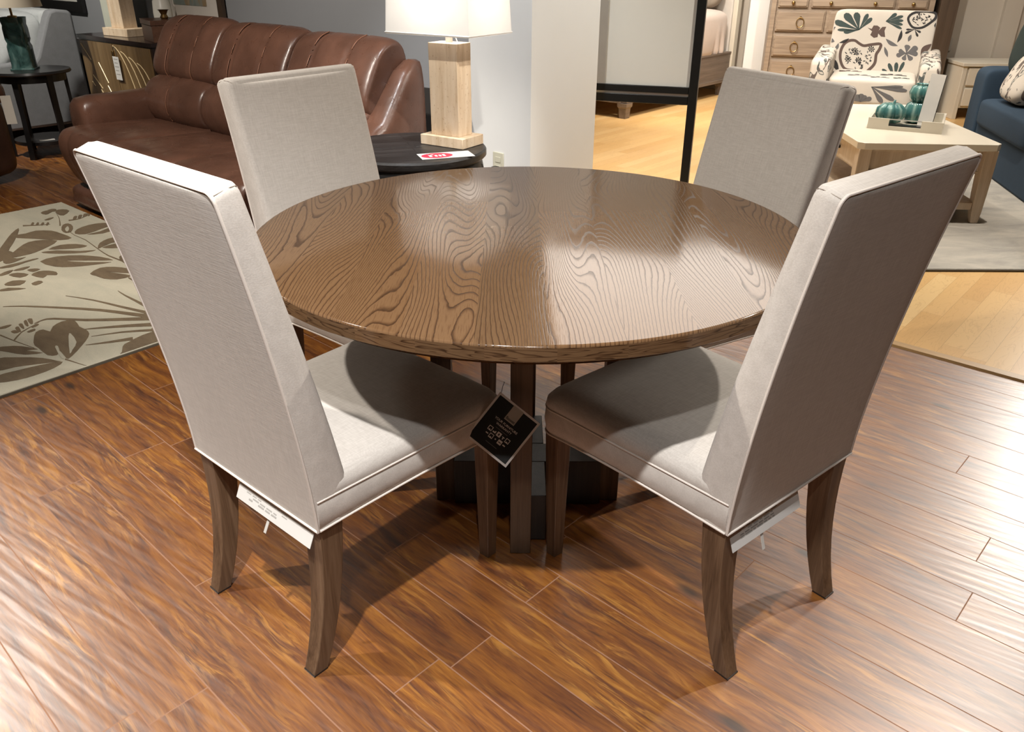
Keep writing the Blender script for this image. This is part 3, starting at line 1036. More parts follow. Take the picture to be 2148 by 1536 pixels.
RUG=[(0,[-3157,738,-3146,767,-3111,799,-3074,832,-3034,859,-2998,875,-2971,884,-2957,892,-2957,889,-2975,859,-2999,821,-3017,790,-3032,761,-3038,725,-3053,702,-3108,712]),
(0,[-3008,687,-3007,721,-2997,762,-2989,801,-2979,838,-2965,874,-2949,895,-2933,882,-2919,853,-2912,821,-2911,787,-2912,758,-2919,729,-2935,694,-2956,669,-2985,669]),
(0,[-3229,902,-3264,917,-3293,934,-3303,950,-3300,964,-3277,969,-3258,974,-3275,985,-3300,1001,-3316,1022,-3325,1045,-3320,1069,-3301,1085,-3262,1080,-3221,1071,-3196,1073,-3174,1076,-3149,1074,-3122,1067,-3095,1051,-3066,1029,-3033,999,-3001,969,-2973,940,-2957,919,-2965,915,-2985,918,-3021,923,-3049,926,-3037,917,-3020,904,-3026,890,-3047,880,-3090,880,-3135,883,-3156,882,-3173,883,-3200,890]),
(1,[-3156,1002,-3183,1016,-3177,1019,-3132,1013,-3080,1000,-3049,982,-3026,963,-2999,945,-2997,940,-3072,968]),
(1,[-3095,927,-3107,935,-3096,938,-3070,931,-3037,921,-3000,915,-2973,910,-2967,905,-2983,904,-3039,914]),
(0,[-2958,906,-2931,914,-2896,923,-2861,932,-2836,938,-2837,939,-2865,934,-2901,926,-2939,918,-2969,912]),
(0,[-3262,774,-3247,801,-3223,830,-3197,848,-3170,861,-3142,873,-3124,877,-3137,858,-3148,843,-3114,861,-3080,877,-3087,857,-3110,829,-3143,810,-3180,795,-3215,779,-3243,768,-3259,766]),
(0,[-3272,850,-3299,870,-3330,896,-3349,924,-3363,951,-3378,973,-3389,987,-3391,988,-3382,973,-3370,952,-3357,926,-3340,898,-3310,870,-3284,850]),
(0,[-3373,872,-3378,880,-3375,888,-3358,892,-3341,891,-3339,883,-3344,874,-3359,871]),
(0,[-3397,896,-3406,905,-3402,911,-3372,906,-3343,899,-3341,894,-3352,890,-3375,892]),
(0,[-3424,919,-3429,927,-3421,932,-3390,926,-3363,918,-3364,914,-3378,913,-3402,915]),
(0,[-3439,944,-3450,952,-3446,957,-3412,950,-3379,940,-3376,935,-3388,933,-3413,937]),
(0,[-3451,962,-3454,972,-3444,978,-3415,970,-3389,960,-3386,954,-3397,952,-3425,956]),
(0,[-3325,914,-3331,929,-3333,944,-3323,945,-3312,939,-3308,927,-3309,916,-3316,912]),
(0,[-3363,945,-3369,959,-3371,972,-3365,974,-3357,969,-3350,957,-3347,944,-3354,941]),
(0,[-3363,829,-3323,836,-3268,846,-3201,860,-3146,872,-3148,873,-3204,862,-3274,849,-3332,840,-3374,834]),
(0,[-3121,1318,-3161,1298,-3216,1270,-3273,1242,-3339,1207,-3419,1155,-3498,1099,-3567,1048,-3622,1003,-3654,970,-3670,948,-3665,946,-3645,966,-3609,999,-3551,1041,-3479,1090,-3396,1145,-3314,1195,-3246,1228,-3186,1254,-3128,1280,-3087,1298]),
(0,[-3159,1328,-3221,1308,-3304,1282,-3385,1259,-3466,1234,-3542,1202,-3599,1175,-3595,1173,-3534,1197,-3453,1227,-3369,1250,-3285,1271,-3198,1295,-3133,1312]),
(0,[-3185,1356,-3241,1356,-3311,1355,-3362,1353,-3407,1351,-3453,1352,-3487,1353,-3484,1350,-3446,1346,-3397,1343,-3347,1342,-3293,1342,-3221,1340,-3162,1337]),
(0,[-3104,1302,-3135,1268,-3179,1222,-3226,1171,-3278,1121,-3336,1077,-3385,1041,-3401,1019,-3402,1003,-3395,981,-3387,964,-3382,963,-3388,979,-3390,999,-3387,1014,-3368,1034,-3316,1069,-3255,1111,-3201,1160,-3151,1208,-3104,1253,-3071,1285]),
(0,[-3027,1295,-3056,1258,-3094,1210,-3126,1164,-3153,1122,-3171,1092,-3180,1073,-3176,1071,-3161,1088,-3138,1116,-3105,1155,-3068,1198,-3026,1243,-2991,1278]),
(0,[-2979,1253,-3011,1212,-3048,1159,-3074,1104,-3091,1061,-3088,1060,-3066,1101,-3035,1154,-2994,1204,-2958,1243]),
(0,[-2964,1164,-2978,1128,-2996,1084,-3015,1043,-3029,1012,-3026,1011,-3005,1039,-2980,1077,-2955,1119,-2935,1151]),
(0,[-3197,1351,-3234,1364,-3280,1381,-3318,1396,-3347,1407,-3347,1406,-3319,1393,-3280,1376,-3234,1357,-3197,1341]),
(0,[-2910,1099,-2925,1113,-2931,1131,-2944,1163,-2953,1199,-2955,1233,-2939,1256,-2877,1249,-2816,1232,-2799,1223,-2798,1206,-2803,1169,-2811,1128,-2812,1088,-2822,1062,-2865,1074]),
(0,[-3167,1312,-3174,1329,-3159,1339,-3114,1333,-3052,1315,-2972,1281,-2915,1250,-2936,1238,-2977,1240,-2995,1265,-3016,1290,-3055,1288,-3098,1284,-3138,1296]),
(0,[-4143,1281,-4162,1317,-4157,1366,-4131,1409,-4091,1448,-4045,1479,-3996,1503,-3938,1521,-3901,1523,-3925,1494,-3972,1451,-4030,1399,-4066,1363,-4029,1382,-3968,1422,-3914,1472,-3876,1504,-3883,1473,-3907,1422,-3927,1383,-3952,1348,-3980,1319,-4019,1297,-4084,1280]),
(0,[-3794,1366,-3821,1395,-3837,1432,-3826,1459,-3800,1483,-3766,1503,-3726,1517,-3679,1517,-3647,1509,-3659,1493,-3690,1472,-3735,1443,-3763,1425,-3719,1445,-3661,1471,-3633,1478,-3619,1471,-3617,1445,-3627,1415,-3650,1395,-3680,1380,-3713,1374,-3746,1371,-3772,1364]),
(0,[-4301,1383,-4321,1409,-4328,1450,-4313,1482,-4285,1510,-4247,1529,-4213,1536,-4203,1522,-4206,1497,-4223,1468,-4247,1437,-4275,1402]),
(0,[-4282,1341,-4275,1367,-4251,1404,-4204,1440,-4156,1476,-4129,1513,-4113,1535,-4107,1519,-4113,1485,-4140,1446,-4175,1407,-4207,1379,-4237,1358,-4265,1342]),
(0,[-4139,1557,-4173,1574,-4211,1600,-4235,1631,-4248,1662,-4247,1689,-4233,1708,-4197,1714,-4163,1705,-4163,1677,-4167,1639,-4148,1598,-4131,1564,-4128,1554]),
(0,[-4129,1575,-4139,1603,-4140,1642,-4130,1671,-4112,1688,-4078,1680,-4051,1659,-4058,1632,-4078,1605,-4105,1583]),
(0,[-4466,1583,-4501,1596,-4534,1623,-4556,1659,-4567,1699,-4564,1737,-4548,1769,-4516,1791,-4481,1793,-4459,1756,-4442,1705,-4423,1658,-4416,1617,-4435,1592]),
(0,[-4402,1619,-4404,1644,-4404,1688,-4426,1735,-4441,1775,-4419,1790,-4388,1781,-4368,1736,-4360,1683,-4380,1641]),
(0,[-3712,1539,-3781,1545,-3866,1550,-3927,1546,-3984,1542,-4046,1545,-4117,1552,-4216,1564,-4316,1575,-4385,1573,-4445,1571,-4527,1580,-4594,1589,-4592,1587,-4524,1577,-4441,1568,-4378,1570,-4309,1570,-4209,1559,-4110,1547,-4037,1539,-3974,1535,-3915,1538,-3854,1542,-3769,1536,-3700,1530]),
(0,[-4675,1347,-4671,1375,-4661,1409,-4670,1437,-4674,1465,-4649,1495,-4611,1521,-4568,1531,-4519,1535,-4455,1541,-4405,1539,-4393,1517,-4412,1484,-4473,1442,-4542,1400,-4584,1370,-4616,1351,-4651,1342]),
(0,[-4405,1174,-4507,1232,-4610,1293,-4672,1330,-4717,1359,-4767,1397,-4791,1422,-4756,1411,-4692,1382,-4611,1341,-4532,1299,-4474,1265,-4427,1241,-4393,1246,-4359,1243,-4301,1182,-4270,1128,-4319,1137]),
(0,[-4312,1200,-4371,1236,-4437,1292,-4476,1329,-4497,1362,-4496,1395,-4479,1425,-4448,1455,-4411,1469,-4378,1443,-4348,1402,-4322,1361,-4303,1322,-4295,1297,-4295,1272,-4295,1227]),
(0,[-3978,1178,-3997,1195,-4003,1220,-3995,1239,-3978,1254,-3955,1266,-3931,1271,-3906,1266,-3891,1255,-3906,1241,-3923,1226,-3908,1212,-3899,1198,-3935,1184]),
(0,[-4056,1109,-4065,1124,-4057,1146,-4028,1165,-3997,1173,-3981,1155,-3981,1130,-4018,1114]),
(0,[-3943,1050,-3958,1069,-3963,1093,-3944,1117,-3919,1132,-3896,1117,-3881,1093,-3891,1073,-3910,1056,-3927,1048]),
(0,[-3862,1134,-3873,1152,-3875,1170,-3861,1178,-3842,1176,-3829,1158,-3825,1139,-3841,1132]),
(0,[-3877,998,-3886,1017,-3882,1046,-3847,1076,-3816,1093,-3824,1068,-3845,1033,-3863,1009]),
(0,[-4103,1144,-4111,1160,-4114,1186,-4112,1208,-4105,1220,-4089,1204,-4078,1179,-4088,1156]),
(0,[-4063,1192,-4066,1206,-4058,1222,-4044,1233,-4028,1236,-4018,1219,-4017,1200,-4039,1192]),
(0,[-4076,1067,-4094,1083,-4112,1110,-4117,1133,-4113,1148,-4093,1136,-4073,1114,-4069,1086]),
(0,[-4189,1106,-4198,1126,-4202,1161,-4201,1189,-4199,1217,-4203,1247,-4206,1272,-4200,1290,-4192,1293,-4186,1267,-4180,1229,-4167,1193,-4160,1158,-4173,1124]),
(0,[-4288,1166,-4313,1184,-4323,1204,-4299,1214,-4270,1224,-4264,1247,-4261,1260,-4242,1231,-4225,1194,-4221,1172,-4230,1158,-4257,1157]),
(0,[-4668,1592,-4732,1617,-4813,1646,-4879,1664,-4927,1675,-4926,1674,-4877,1661,-4811,1642,-4734,1612,-4672,1587]),
(0,[-5008,1621,-5026,1637,-5033,1658,-5023,1679,-5005,1690,-4986,1677,-4969,1656,-4954,1639,-4951,1626,-4977,1619]),
(0,[-4993,1694,-5000,1715,-4990,1736,-4965,1749,-4931,1748,-4889,1719,-4861,1687,-4873,1676,-4905,1674,-4952,1680]),
(0,[-5027,1663,-5041,1677,-5045,1695,-5035,1707,-5017,1711,-4993,1700,-4978,1683,-4999,1670]),
(0,[-4811,1451,-4794,1473,-4771,1503,-4751,1536,-4737,1564,-4739,1565,-4758,1539,-4782,1507,-4809,1479,-4831,1458]),
(0,[-4727,1659,-4720,1684,-4720,1719,-4747,1766,-4776,1807,-4778,1808,-4754,1769,-4731,1723,-4736,1689,-4747,1667]),
(0,[-4803,1489,-4827,1501,-4847,1514,-4843,1518,-4828,1516,-4807,1505,-4789,1494,-4791,1488]),
(0,[-4783,1507,-4806,1519,-4826,1532,-4822,1536,-4808,1534,-4786,1523,-4769,1512,-4771,1506]),
(0,[-4762,1525,-4786,1537,-4805,1551,-4801,1555,-4787,1553,-4766,1542,-4748,1530,-4750,1524]),
(0,[-4742,1543,-4765,1556,-4785,1569,-4781,1573,-4767,1571,-4745,1560,-4728,1548,-4730,1543]),
(0,[-4741,1688,-4768,1701,-4793,1717,-4796,1727,-4786,1731,-4759,1718,-4735,1701,-4732,1691]),
(0,[-4745,1717,-4772,1730,-4797,1746,-4800,1757,-4790,1761,-4763,1747,-4739,1730,-4735,1720]),
(0,[-4749,1747,-4776,1760,-4802,1776,-4804,1787,-4794,1791,-4767,1777,-4743,1760,-4739,1750]),
(0,[-4752,1772,-4779,1785,-4805,1802,-4808,1813,-4798,1816,-4771,1803,-4746,1785,-4743,1775]),
(0,[-4584,1562,-4632,1582,-4672,1605,-4684,1625,-4676,1637,-4645,1639,-4604,1630,-4556,1610,-4518,1586,-4507,1568,-4515,1555,-4544,1554]),
(1,[-4583,1580,-4611,1598,-4624,1612,-4600,1607,-4566,1595,-4539,1580,-4527,1568,-4550,1570]),
(0,[-4846,1577,-4857,1594,-4865,1615,-4864,1628,-4856,1631,-4840,1613,-4828,1592,-4834,1580]),
(0,[-3919,1563,-3950,1592,-3969,1619,-3958,1628,-3932,1623,-3893,1600,-3859,1574,-3852,1556,-3860,1546,-3886,1549]),
(0,[-3604,1456,-3571,1454,-3526,1451,-3472,1446,-3430,1441,-3431,1442,-3476,1449,-3531,1456,-3579,1461,-3615,1464]),
(0,[-3443,842,-3447,858,-3447,880,-3444,893,-3438,898,-3428,887,-3422,871,-3431,852])]

# ================================================================== left: patterned rug
rug = thing('area_rug', 'cream rug with taupe leaves and grasses, in front of the brown sofa', 'rug', (0, 0, 0), GRID)
mb = MB()
# corners in the store grid (x = a, y = n)
ra0, ra1, rn0, rn1 = -5.165, -2.85, -0.9, 1.80
mb.box(ra0, ra1, rn0, rn1, 0.0, 0.011)
build('pile', mb, M['rug_cream'], rug, bevel=0.004)
mb = MB()
mb.box(ra1, ra1 + 0.006, rn0, rn1, 0.0, 0.008)
build('binding', mb, M['rug_edge'], rug)
def clip(p):
    return (max(ra0 + .004, min(ra1 - .004, p[0])), max(rn0 + .004, min(rn1 - .004, p[1])))
mb = MB()
def leaf_patch(pts, cr_):
    z = (0.0125 if cr_ else 0.0116) + 0.000008 * len(mb.m) / 10
    mb.prism([(q[0], q[1], 0.0108) for q in pts], (0, 0, z - 0.0108), 1 if cr_ else 0)
for cr_, c in RUG:
    pts = [clip((c[i] / 1000, c[i + 1] / 1000)) for i in range(0, len(c), 2)]
    leaf_patch(pts, cr_)
    # the print repeats, mirrored, towards the far end of the rug
    far = [(x, 1.10 - y) for x, y in pts][::-1]
    if max(q[1] for q in far) < 0.42 and min(q[1] for q in far) > rn0 + .01:
        leaf_patch(far, cr_)
    near = [(-6.35 - x, y + 0.62) for x, y in pts][::-1]
    if min(q[1] for q in near) > 1.42 and max(q[1] for q in near) < rn1 - .01 and -3.6 < min(q[0] for q in near) and max(q[0] for q in near) < ra1 - .01:
        leaf_patch(near, cr_)
build('leaf_pattern', mb, [M['rug_taupe'], M['rug_cream']], rug, smooth=0)

# ================================================================== brown reclining sofa
SO = Vector((-1.570, 4.346, 0))
sofa = thing('reclining_sofa', 'long brown leather reclining sofa behind the dining table, along the grey wall', 'sofa', SO, GRID)


def smooth_profile(pts, k=4):
    out = []
    n = len(pts)
    P = [Vector(p) for p in pts]
    for i in range(n):
        a, b, c, d = P[i - 1], P[i], P[(i + 1) % n], P[(i + 2) % n]
        for j in range(k):
            t = j / k
            out.append(0.5 * ((2 * b) + (c - a) * t + (2 * a - 5 * b + 4 * c - d) * t * t + (-a + 3 * b - 3 * c + d) * t ** 3))
    return out


def puffy(mb, prof, x0, x1, edge=0.03, dips=(), depth=0.012, n=25, power=2.6, xs=None, m=0, shear=0.0):
    """profile in (y, z) extruded along x with rounded puffy ends and optional seam dips"""
    P = smooth_profile(prof)
    cy = sum(p.x for p in P) / len(P)
    cz = sum(p.y for p in P) / len(P)
    rings = []
    for i in range(n):
        u = -math.cos(math.pi * i / (n - 1))
        x = (x0 + x1) / 2 + u * (x1 - x0) / 2
        sh = edge * (1 - (max(0, 1 - abs(u) ** power)) ** (1 / power))
        for d in dips:
            sh += depth * math.exp(-((x - d) / 0.013) ** 2)
        ring = []
        for p in P:
            v = Vector((p.x - cy, p.y - cz))
            l = v.length
            v = v * max(0.05, (l - sh * (1.0 if l > 0.05 else l / 0.05)) / l) if l > 1e-6 else v
            ring.append((x + shear * (cz + v.y), cy + v.x, cz + v.y))
        rings.append(ring)
    mb.loft(rings, m)


def face_line(prof, z0, z1, front=True):
    """points on the front of a profile between heights"""
    P = smooth_profile(prof)
    pts = sorted([p for p in P if z0 <= p.y <= z1], key=lambda p: p.y)
    lo = {}
    for p in pts:
        k = round(p.y, 2)
        if k not in lo or p.x < lo[k].x:
            lo[k] = p
    return [lo[k] for k in sorted(lo)]


# carcass
mb = MB()
mb.box(-0.92, 0.92, -0.36, 0.34, 0.10, 0.36)
mb.box(-0.95, 0.95, 0.26, 0.44, 0.08, 0.86)
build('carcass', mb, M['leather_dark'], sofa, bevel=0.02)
mb = MB()
puffy(mb, [(-0.40, 0.025), (-0.43, 0.07), (-0.40, 0.125), (-0.2, 0.13), (0.2, 0.13), (0.40, 0.12), (0.42, 0.03), (0, 0.02)], -1.02, 1.02, 0.02)
build('base_rail', mb, M['leather'], sofa, smooth=60)
SEATP = [(-0.40, 0.16), (-0.445, 0.24), (-0.475, 0.36), (-0.455, 0.44), (-0.38, 0.475), (-0.15, 0.475), (0.12, 0.455), (0.26, 0.44), (0.27, 0.36), (0.1, 0.30), (-0.2, 0.27), (-0.34, 0.18)]
for k, (x0, x1) in enumerate(((-0.94, -0.315), (-0.315, 0.315), (0.315, 0.94))):
    mb = MB()
    puffy(mb, SEATP, x0 + 0.004, x1 - 0.004, 0.045, ((x0 + x1) / 2 - 0.15, (x0 + x1) / 2 + 0.15), 0.004, 61, 4.5)
    build('seat_cushion', mb, M['leather'], sofa, smooth=70)
BACKP = [(0.235, 0.66), (0.19, 0.72), (0.205, 0.80), (0.255, 0.90), (0.32, 0.985), (0.40, 1.022), (0.47, 1.00), (0.50, 0.90), (0.47, 0.74), (0.40, 0.62), (0.30, 0.62)]
LUMP = [(0.16, 0.42), (0.10, 0.48), (0.085, 0.56), (0.115, 0.64), (0.17, 0.690), (0.25, 0.70), (0.33, 0.62), (0.33, 0.46), (0.25, 0.41)]
for k, (x0, x1) in enumerate(((-1.0, -0.34), (-0.34, 0.33), (0.33, 1.0))):
    xm, wd = (x0 + x1) / 2, (x1 - x0)
    dl, dr = xm - wd * 0.19, xm + wd * 0.19
    mb = MB()
    P = [(y, z - 0.012 * k) for y, z in BACKP]
    puffy(mb, P, x0 + 0.003, x1 - 0.003, 0.06, (dl, dr), 0.012, 61, 4.6)
    bc = build('back_cushion', mb, M['leather'], sofa, smooth=70)
    mb = MB()
    for d in (dl - 0.016, dr + 0.016):
        ln = face_line(P, 0.67, 1.02)
        mb.tube([(d, p.x - 0.0012 + 0.004 * abs(p.y - 0.76), p.y + 0.0025 * max(0, (p.y - 0.9) * 10)) for p in ln], 0.0026, 6)
    build('stitching', mb, M['leather_seam'], bc)
    mb = MB()
    puffy(mb, LUMP, x0 + 0.006, x1 - 0.006, 0.05, (xm,), 0.006, 41, 3.6)
    lc = build('lumbar_cushion', mb, M['leather'], sofa, smooth=70)
    mb = MB()
    ln = face_line(LUMP, 0.46, 0.66)
    mb.tube([(xm - 0.012, p.x + 0.001, p.y) for p in ln], 0.0022, 6)
    build('stitching', mb, M['leather_seam'], lc)
# arms: a rounded pad that climbs into a wing at the back
for s in (-1, 1):
    mb = MB()
    rings = []
    if s < 0:
        stations = [(-0.300, 0.535, 0.070), (-0.295, 0.575, 0.092), (-0.27, 0.602, 0.102), (-0.20, 0.612, 0.106), (0.0, 0.612, 0.106), (0.14, 0.612, 0.104), (0.22, 0.618, 0.10), (0.30, 0.66, 0.085), (0.38, 0.80, 0.070), (0.45, 0.885, 0.062), (0.50, 0.89, 0.05), (0.52, 0.85, 0.03)]
    else:
        stations = [(-0.300, 0.515, 0.060), (-0.295, 0.555, 0.085), (-0.27, 0.585, 0.098), (-0.20, 0.598, 0.105), (0.0, 0.600, 0.105), (0.14, 0.615, 0.10), (0.22, 0.66, 0.092), (0.30, 0.76, 0.080), (0.38, 0.86, 0.070), (0.45, 0.905, 0.062), (0.50, 0.90, 0.05), (0.52, 0.85, 0.03)]
    for (y, zt, hw) in stations:
        ring = []
        cx = s * (1.005 + (0.03 if y > 0.2 else 0.03 * max(0, (y + 0.1) / 0.3)))
        zb = 0.36 if y < 0.2 else 0.30
        for i in range(20):
            a = 2 * math.pi * i / 20
            ex = 0.55
            xx = math.copysign(abs(math.cos(a)) ** ex, math.cos(a)) * hw
            zz = math.copysign(abs(math.sin(a)) ** ex, math.sin(a)) * (zt - zb) / 2 + (zt + zb) / 2
            ring.append((cx + xx, y, zz))
        rings.append(ring)
    mb.loft(rings if s > 0 else rings, 0)
    arm = build('arm', mb, M['leather'], sofa, smooth=70)
    mb = MB()
    mb.box(min(s * 0.93, s * 1.075), max(s * 0.93, s * 1.075), -0.30, 0.50, 0.06, 0.46)
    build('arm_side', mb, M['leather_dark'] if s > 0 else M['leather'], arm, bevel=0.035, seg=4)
    mb = MB()
    pts = [(s * (1.005 - 0.02), y, zt - 0.008 + 0.008) for y, zt, hw in stations[5:10]]
    mb.tube([(p[0] - s * 0.05, p[1] - 0.004, p[2] - 0.012) for p in pts], 0.003, 6)
    build('stitching', mb, M['leather_seam'], arm)

# ================================================================== drum end table, lamp and card
EC = Vector((-0.415, 3.325, 0))
et = thing('drum_end_table', 'round black wooden drum end table between the sofa and the white wall end', 'end table', EC, 0.3)
mb = MB()
mb.lathe([(0.0, 0.605), (0.300, 0.605), (0.307, 0.612), (0.307, 0.632), (0.300, 0.640), (0.0, 0.640)], 72, caps=False)
tt = build('table_top', mb, M['black_wood'], et, smooth=40)
mb = MB()
for k in range(4):
    a = k * math.pi / 2
    mb.tube([(0.02 * math.cos(a), 0.02 * math.sin(a), 0.6395), (0.29 * math.cos(a), 0.29 * math.sin(a), 0.6395)], 0.0012, 5)
build('inlay_seams', mb, M['black_lacquer'], tt)
mb = MB()
mb.lathe([(0.255, 0.0), (0.272, 0.02), (0.318, 0.26), (0.322, 0.34), (0.312, 0.47), (0.29, 0.585), (0.282, 0.606)], 72)
bd = build('drum_body', mb, M['black_wood'], et, smooth=40)
mb = MB()
for k in range(12):
    a = k * math.pi / 6 + 0.1
    mb.tube([(r * math.cos(a), r * math.sin(a), z) for r, z in ((0.2735, 0.02), (0.297, 0.14), (0.3185, 0.26), (0.3225, 0.34), (0.3125, 0.47), (0.291, 0.58))], 0.0018, 5)
build('stave_grooves', mb, M['black_lacquer'], bd)

LM = Vector((-0.252, 3.385, 0.6408))
lamp = thing('table_lamp', 'lit travertine column lamp with a square white shade, on the black drum table', 'lamp', LM, math.radians(-33))
mb = MB()
mb.box(-0.108, 0.108, -0.072, 0.072, 0, 0.040)
build('plinth', mb, M['travertine'], lamp, bevel=0.002)
mb = MB()
mb.box(-0.070, 0.070, -0.046, 0.046, 0.040, 0.392)
build('column', mb, M['travertine'], lamp, bevel=0.0015)
mb = MB()
mb.lathe([(0.014, 0.392), (0.014, 0.44), (0.009, 0.445), (0.009, 0.49), (0.017, 0.495), (0.017, 0.53)], 20)
build('socket', mb, M['cream_card'], lamp)
mb = MB()
mb.tube([(0.014, 0, 0.44), (0.03, -0.005, 0.425), (0.045, -0.005, 0.395)], 0.002, 6)
build('cord', mb, M['white_paper'], lamp)
mb = MB()
o0, o1, zb_, zt_ = 0.200, 0.185, 0.425, 0.70
for (x0, x1) in ((0, 0),):
    q = []
    for r, z in ((o0, zb_), (o1, zt_), (o1 - 0.003, zt_), (o0 - 0.003, zb_)):
        rr = []
        for sx, sy in ((-1, -1), (1, -1), (1, 1), (-1, 1)):
            rr.append((sx * r, sy * r * 0.72, z))
        q.append(rr)
    mb.loft(q + [q[0]], 0, False, False)
sh = build('lamp_shade', mb, M['shade_lit'], lamp, smooth=0)
mb = MB()
rr = [(sx * (o0 + .0008), sy * (o0 * .72 + .0008), zb_ + 0.005) for sx, sy in ((-1, -1), (1, -1), (1, 1), (-1, 1))]
mb.tube(rr, 0.003, 6, True)
build('trim', mb, M['white_cloth'], sh)
bl = bpy.data.lights.new('lamp_bulb', 'POINT')
bl.energy, bl.shadow_soft_size, bl.color = 5, 0.09, (1.0, 0.965, 0.92)
bo = bpy.data.objects.new('lamp_bulb', bl)
COL.objects.link(bo)
bo.location = LM + Vector((0, 0, 0.57))

cd = thing('price_card', 'white price card with a red oval, lying on the black drum table', 'price card', (-0.262, 3.165, 0.6409), math.radians(19))
mb = MB()
mb.box(-0.105, 0.105, -0.050, 0.050, 0.0, 0.0012)
build('paper', mb, M['white_paper'], cd, smooth=0)
mb = MB()
mb.prism([(-0.035 + 0.062 * math.cos(2 * math.pi * i / 40), 0.043 * math.sin(2 * math.pi * i / 40), 0.0012) for i in range(40)], (0, 0, 0.0004))
build('red_oval', mb, M['red_ink'], cd, smooth=0)
mb = MB()
for x, h, w in ((-0.062, 0.026, 0.0055), (-0.040, 0.018, 0.0050), (-0.024, 0.018, 0.0050), (-0.008, 0.022, 0.0055)):
    mb.box(x - w, x + w, -0.019, -0.019 + h * 1.5, 0.0016, 0.0019)
mb.box(-0.066, -0.046, 0.012, 0.020, 0.0016, 0.0019)
build('white_letter_bars', mb, M['white_paper'], cd, smooth=0)
mb = MB()
for r in range(5):
    mb.box(0.045, 0.045 + 0.045 - 0.006 * (r % 3), 0.028 - r * 0.013, 0.031 - r * 0.013, 0.0012, 0.0014)
build('small_print', mb, M['grey_ink'], cd, smooth=0)

# ================================================================== recliner at the left edge
rc = thing('leather_recliner', 'dark brown leather recliner cut off at the left edge of the photo', 'armchair', (-3.77, 5.08, 0), GRID - math.pi / 2 + 0.35)
mb = MB()
mb.pillow((0, 0, 0.30), (0.86, 0.86, 0.52), 0.25, 0.25)
build('body', mb, M['leather_dark'], rc, smooth=70)
mb = MB()
mb.pillow((0, 0.05, 0.50), (0.56, 0.66, 0.20), 0.4, 0.35)
build('seat_cushion', mb, M['leather'], rc, smooth=70)
for s in (-1, 1):
    mb = MB()
    mb.pillow((s * 0.36, 0.02, 0.555), (0.20, 0.80, 0.16), 0.5, 0.4)
    build('arm', mb, M['leather'], rc, smooth=70)
mb = MB()
mb.pillow((0, -0.34, 0.74), (0.74, 0.24, 0.60), 0.4, 0.4, rot=Matrix.Rotation(math.radians(12), 3, 'X'))
build('back_cushion', mb, M['leather'], rc, smooth=70)

ht = thing('hang_tag', 'tan paper tag hanging from the recliner at the left edge', 'tag', (-3.125, 5.14, 0.48), math.radians(25))
mb = MB()
mb.box(-0.028, 0.028, -0.0008, 0.0008, -0.085, 0.085)
build('tag_card', mb, M['cream_card'], ht, smooth=0)
mb = MB()
mb.tube([(0, 0, 0.08), (-0.004, 0.004, 0.12), (-0.01, 0.012, 0.16)], 0.0014, 6)
build('string', mb, M['ink'], ht)

# ================================================================== dark side table with a glass lamp
SC_ = Vector((-3.50, 6.14, 0))
sd = thing('side_table', 'round near-black side table with slatted legs beside the grey sofa', 'side table', SC_, 0.5)
mb = MB()
mb.lathe([(0, 0.578), (0.262, 0.578), (0.268, 0.585), (0.262, 0.600), (0, 0.600)], 48, caps=False)
build('table_top', mb, M['black_lacquer'], sd)
mb = MB()
mb.lathe([(0.225, 0.525), (0.225, 0.578), (0.205, 0.578), (0.205, 0.525), (0.225, 0.525)], 40, caps=False)
build('apron', mb, M['black_lacquer'], sd)
for k in range(6):
    a = k * math.pi / 3
    mb = MB()
    c_, s_ = math.cos(a), math.sin(a)
    rings = []
    for r, z, h in ((0.232, 0.0, 0.020), (0.218, 0.3, 0.018), (0.214, 0.575, 0.022)):
        rings.append([(r * c_ + dx * c_ - dy * s_, r * s_ + dx * s_ + dy * c_, z) for dx, dy in ((-h * .6, -h), (h * .6, -h), (h * .6, h), (-h * .6, h))])
    mb.loft(rings)
    build('leg', mb, M['black_lacquer'], sd, smooth=0)
mb = MB()
mb.lathe([(0, 0.095), (0.215, 0.095), (0.215, 0.12), (0, 0.12)], 40, caps=False)
build('lower_shelf', mb, M['black_lacquer'], sd)
nt = MB()
nt.box(-0.05, 0.05, -0.025, 0.025, 0, 0.0015)
tag(build('paper_slip', nt, M['plastic'], None, loc=(-3.44, 6.03, 0.1202), rot=0.6, smooth=0), 'small pale paper slip on the lower shelf of the dark side table', 'paper')

gl = thing('glass_lamp', 'dark green glass block lamp with a beige shade on the near-black side table', 'lamp', SC_ + Vector((-0.03, 0.0, 0.60)), 0.25)
mb = MB()
rings = []
for k in range(15):
    z = 0.012 + 0.335 * k / 14
    tw = 0.0
    h = 0.074 - (0.008 if k == 7 else 0) - (0.004 if k == 12 else 0) + (0.003 if k in (0, 14) else 0)
    ring_ = []
    for i in range(24):
        a = 2 * math.pi * i / 24
        x, y = math.copysign(abs(math.cos(a)) ** .45, math.cos(a)) * h, math.copysign(abs(math.sin(a)) ** .45, math.sin(a)) * h
        ring_.append((x * math.cos(tw) - y * math.sin(tw), x * math.sin(tw) + y * math.cos(tw), z))
    rings.append(ring_)
mb.loft(rings)
build('glass_body', mb, M['glass_green'], gl, smooth=50)
mb = MB()
mb.box(-0.078, 0.078, -0.078, 0.078, 0, 0.012)
build('glass_base', mb, M['glass_green'], gl, bevel=0.002)
mb = MB()
mb.lathe([(0.03, 0.347), (0.03, 0.355), (0.008, 0.36), (0.008, 0.43)], 16)
build('neck', mb, M['brass'], gl)
mb = MB()
mb.lathe([(0.205, 0.415), (0.165, 0.66), (0.162, 0.66), (0.202, 0.415), (0.205, 0.415)], 48, caps=False)
build('lamp_shade', mb, M['shade_beige'], gl)

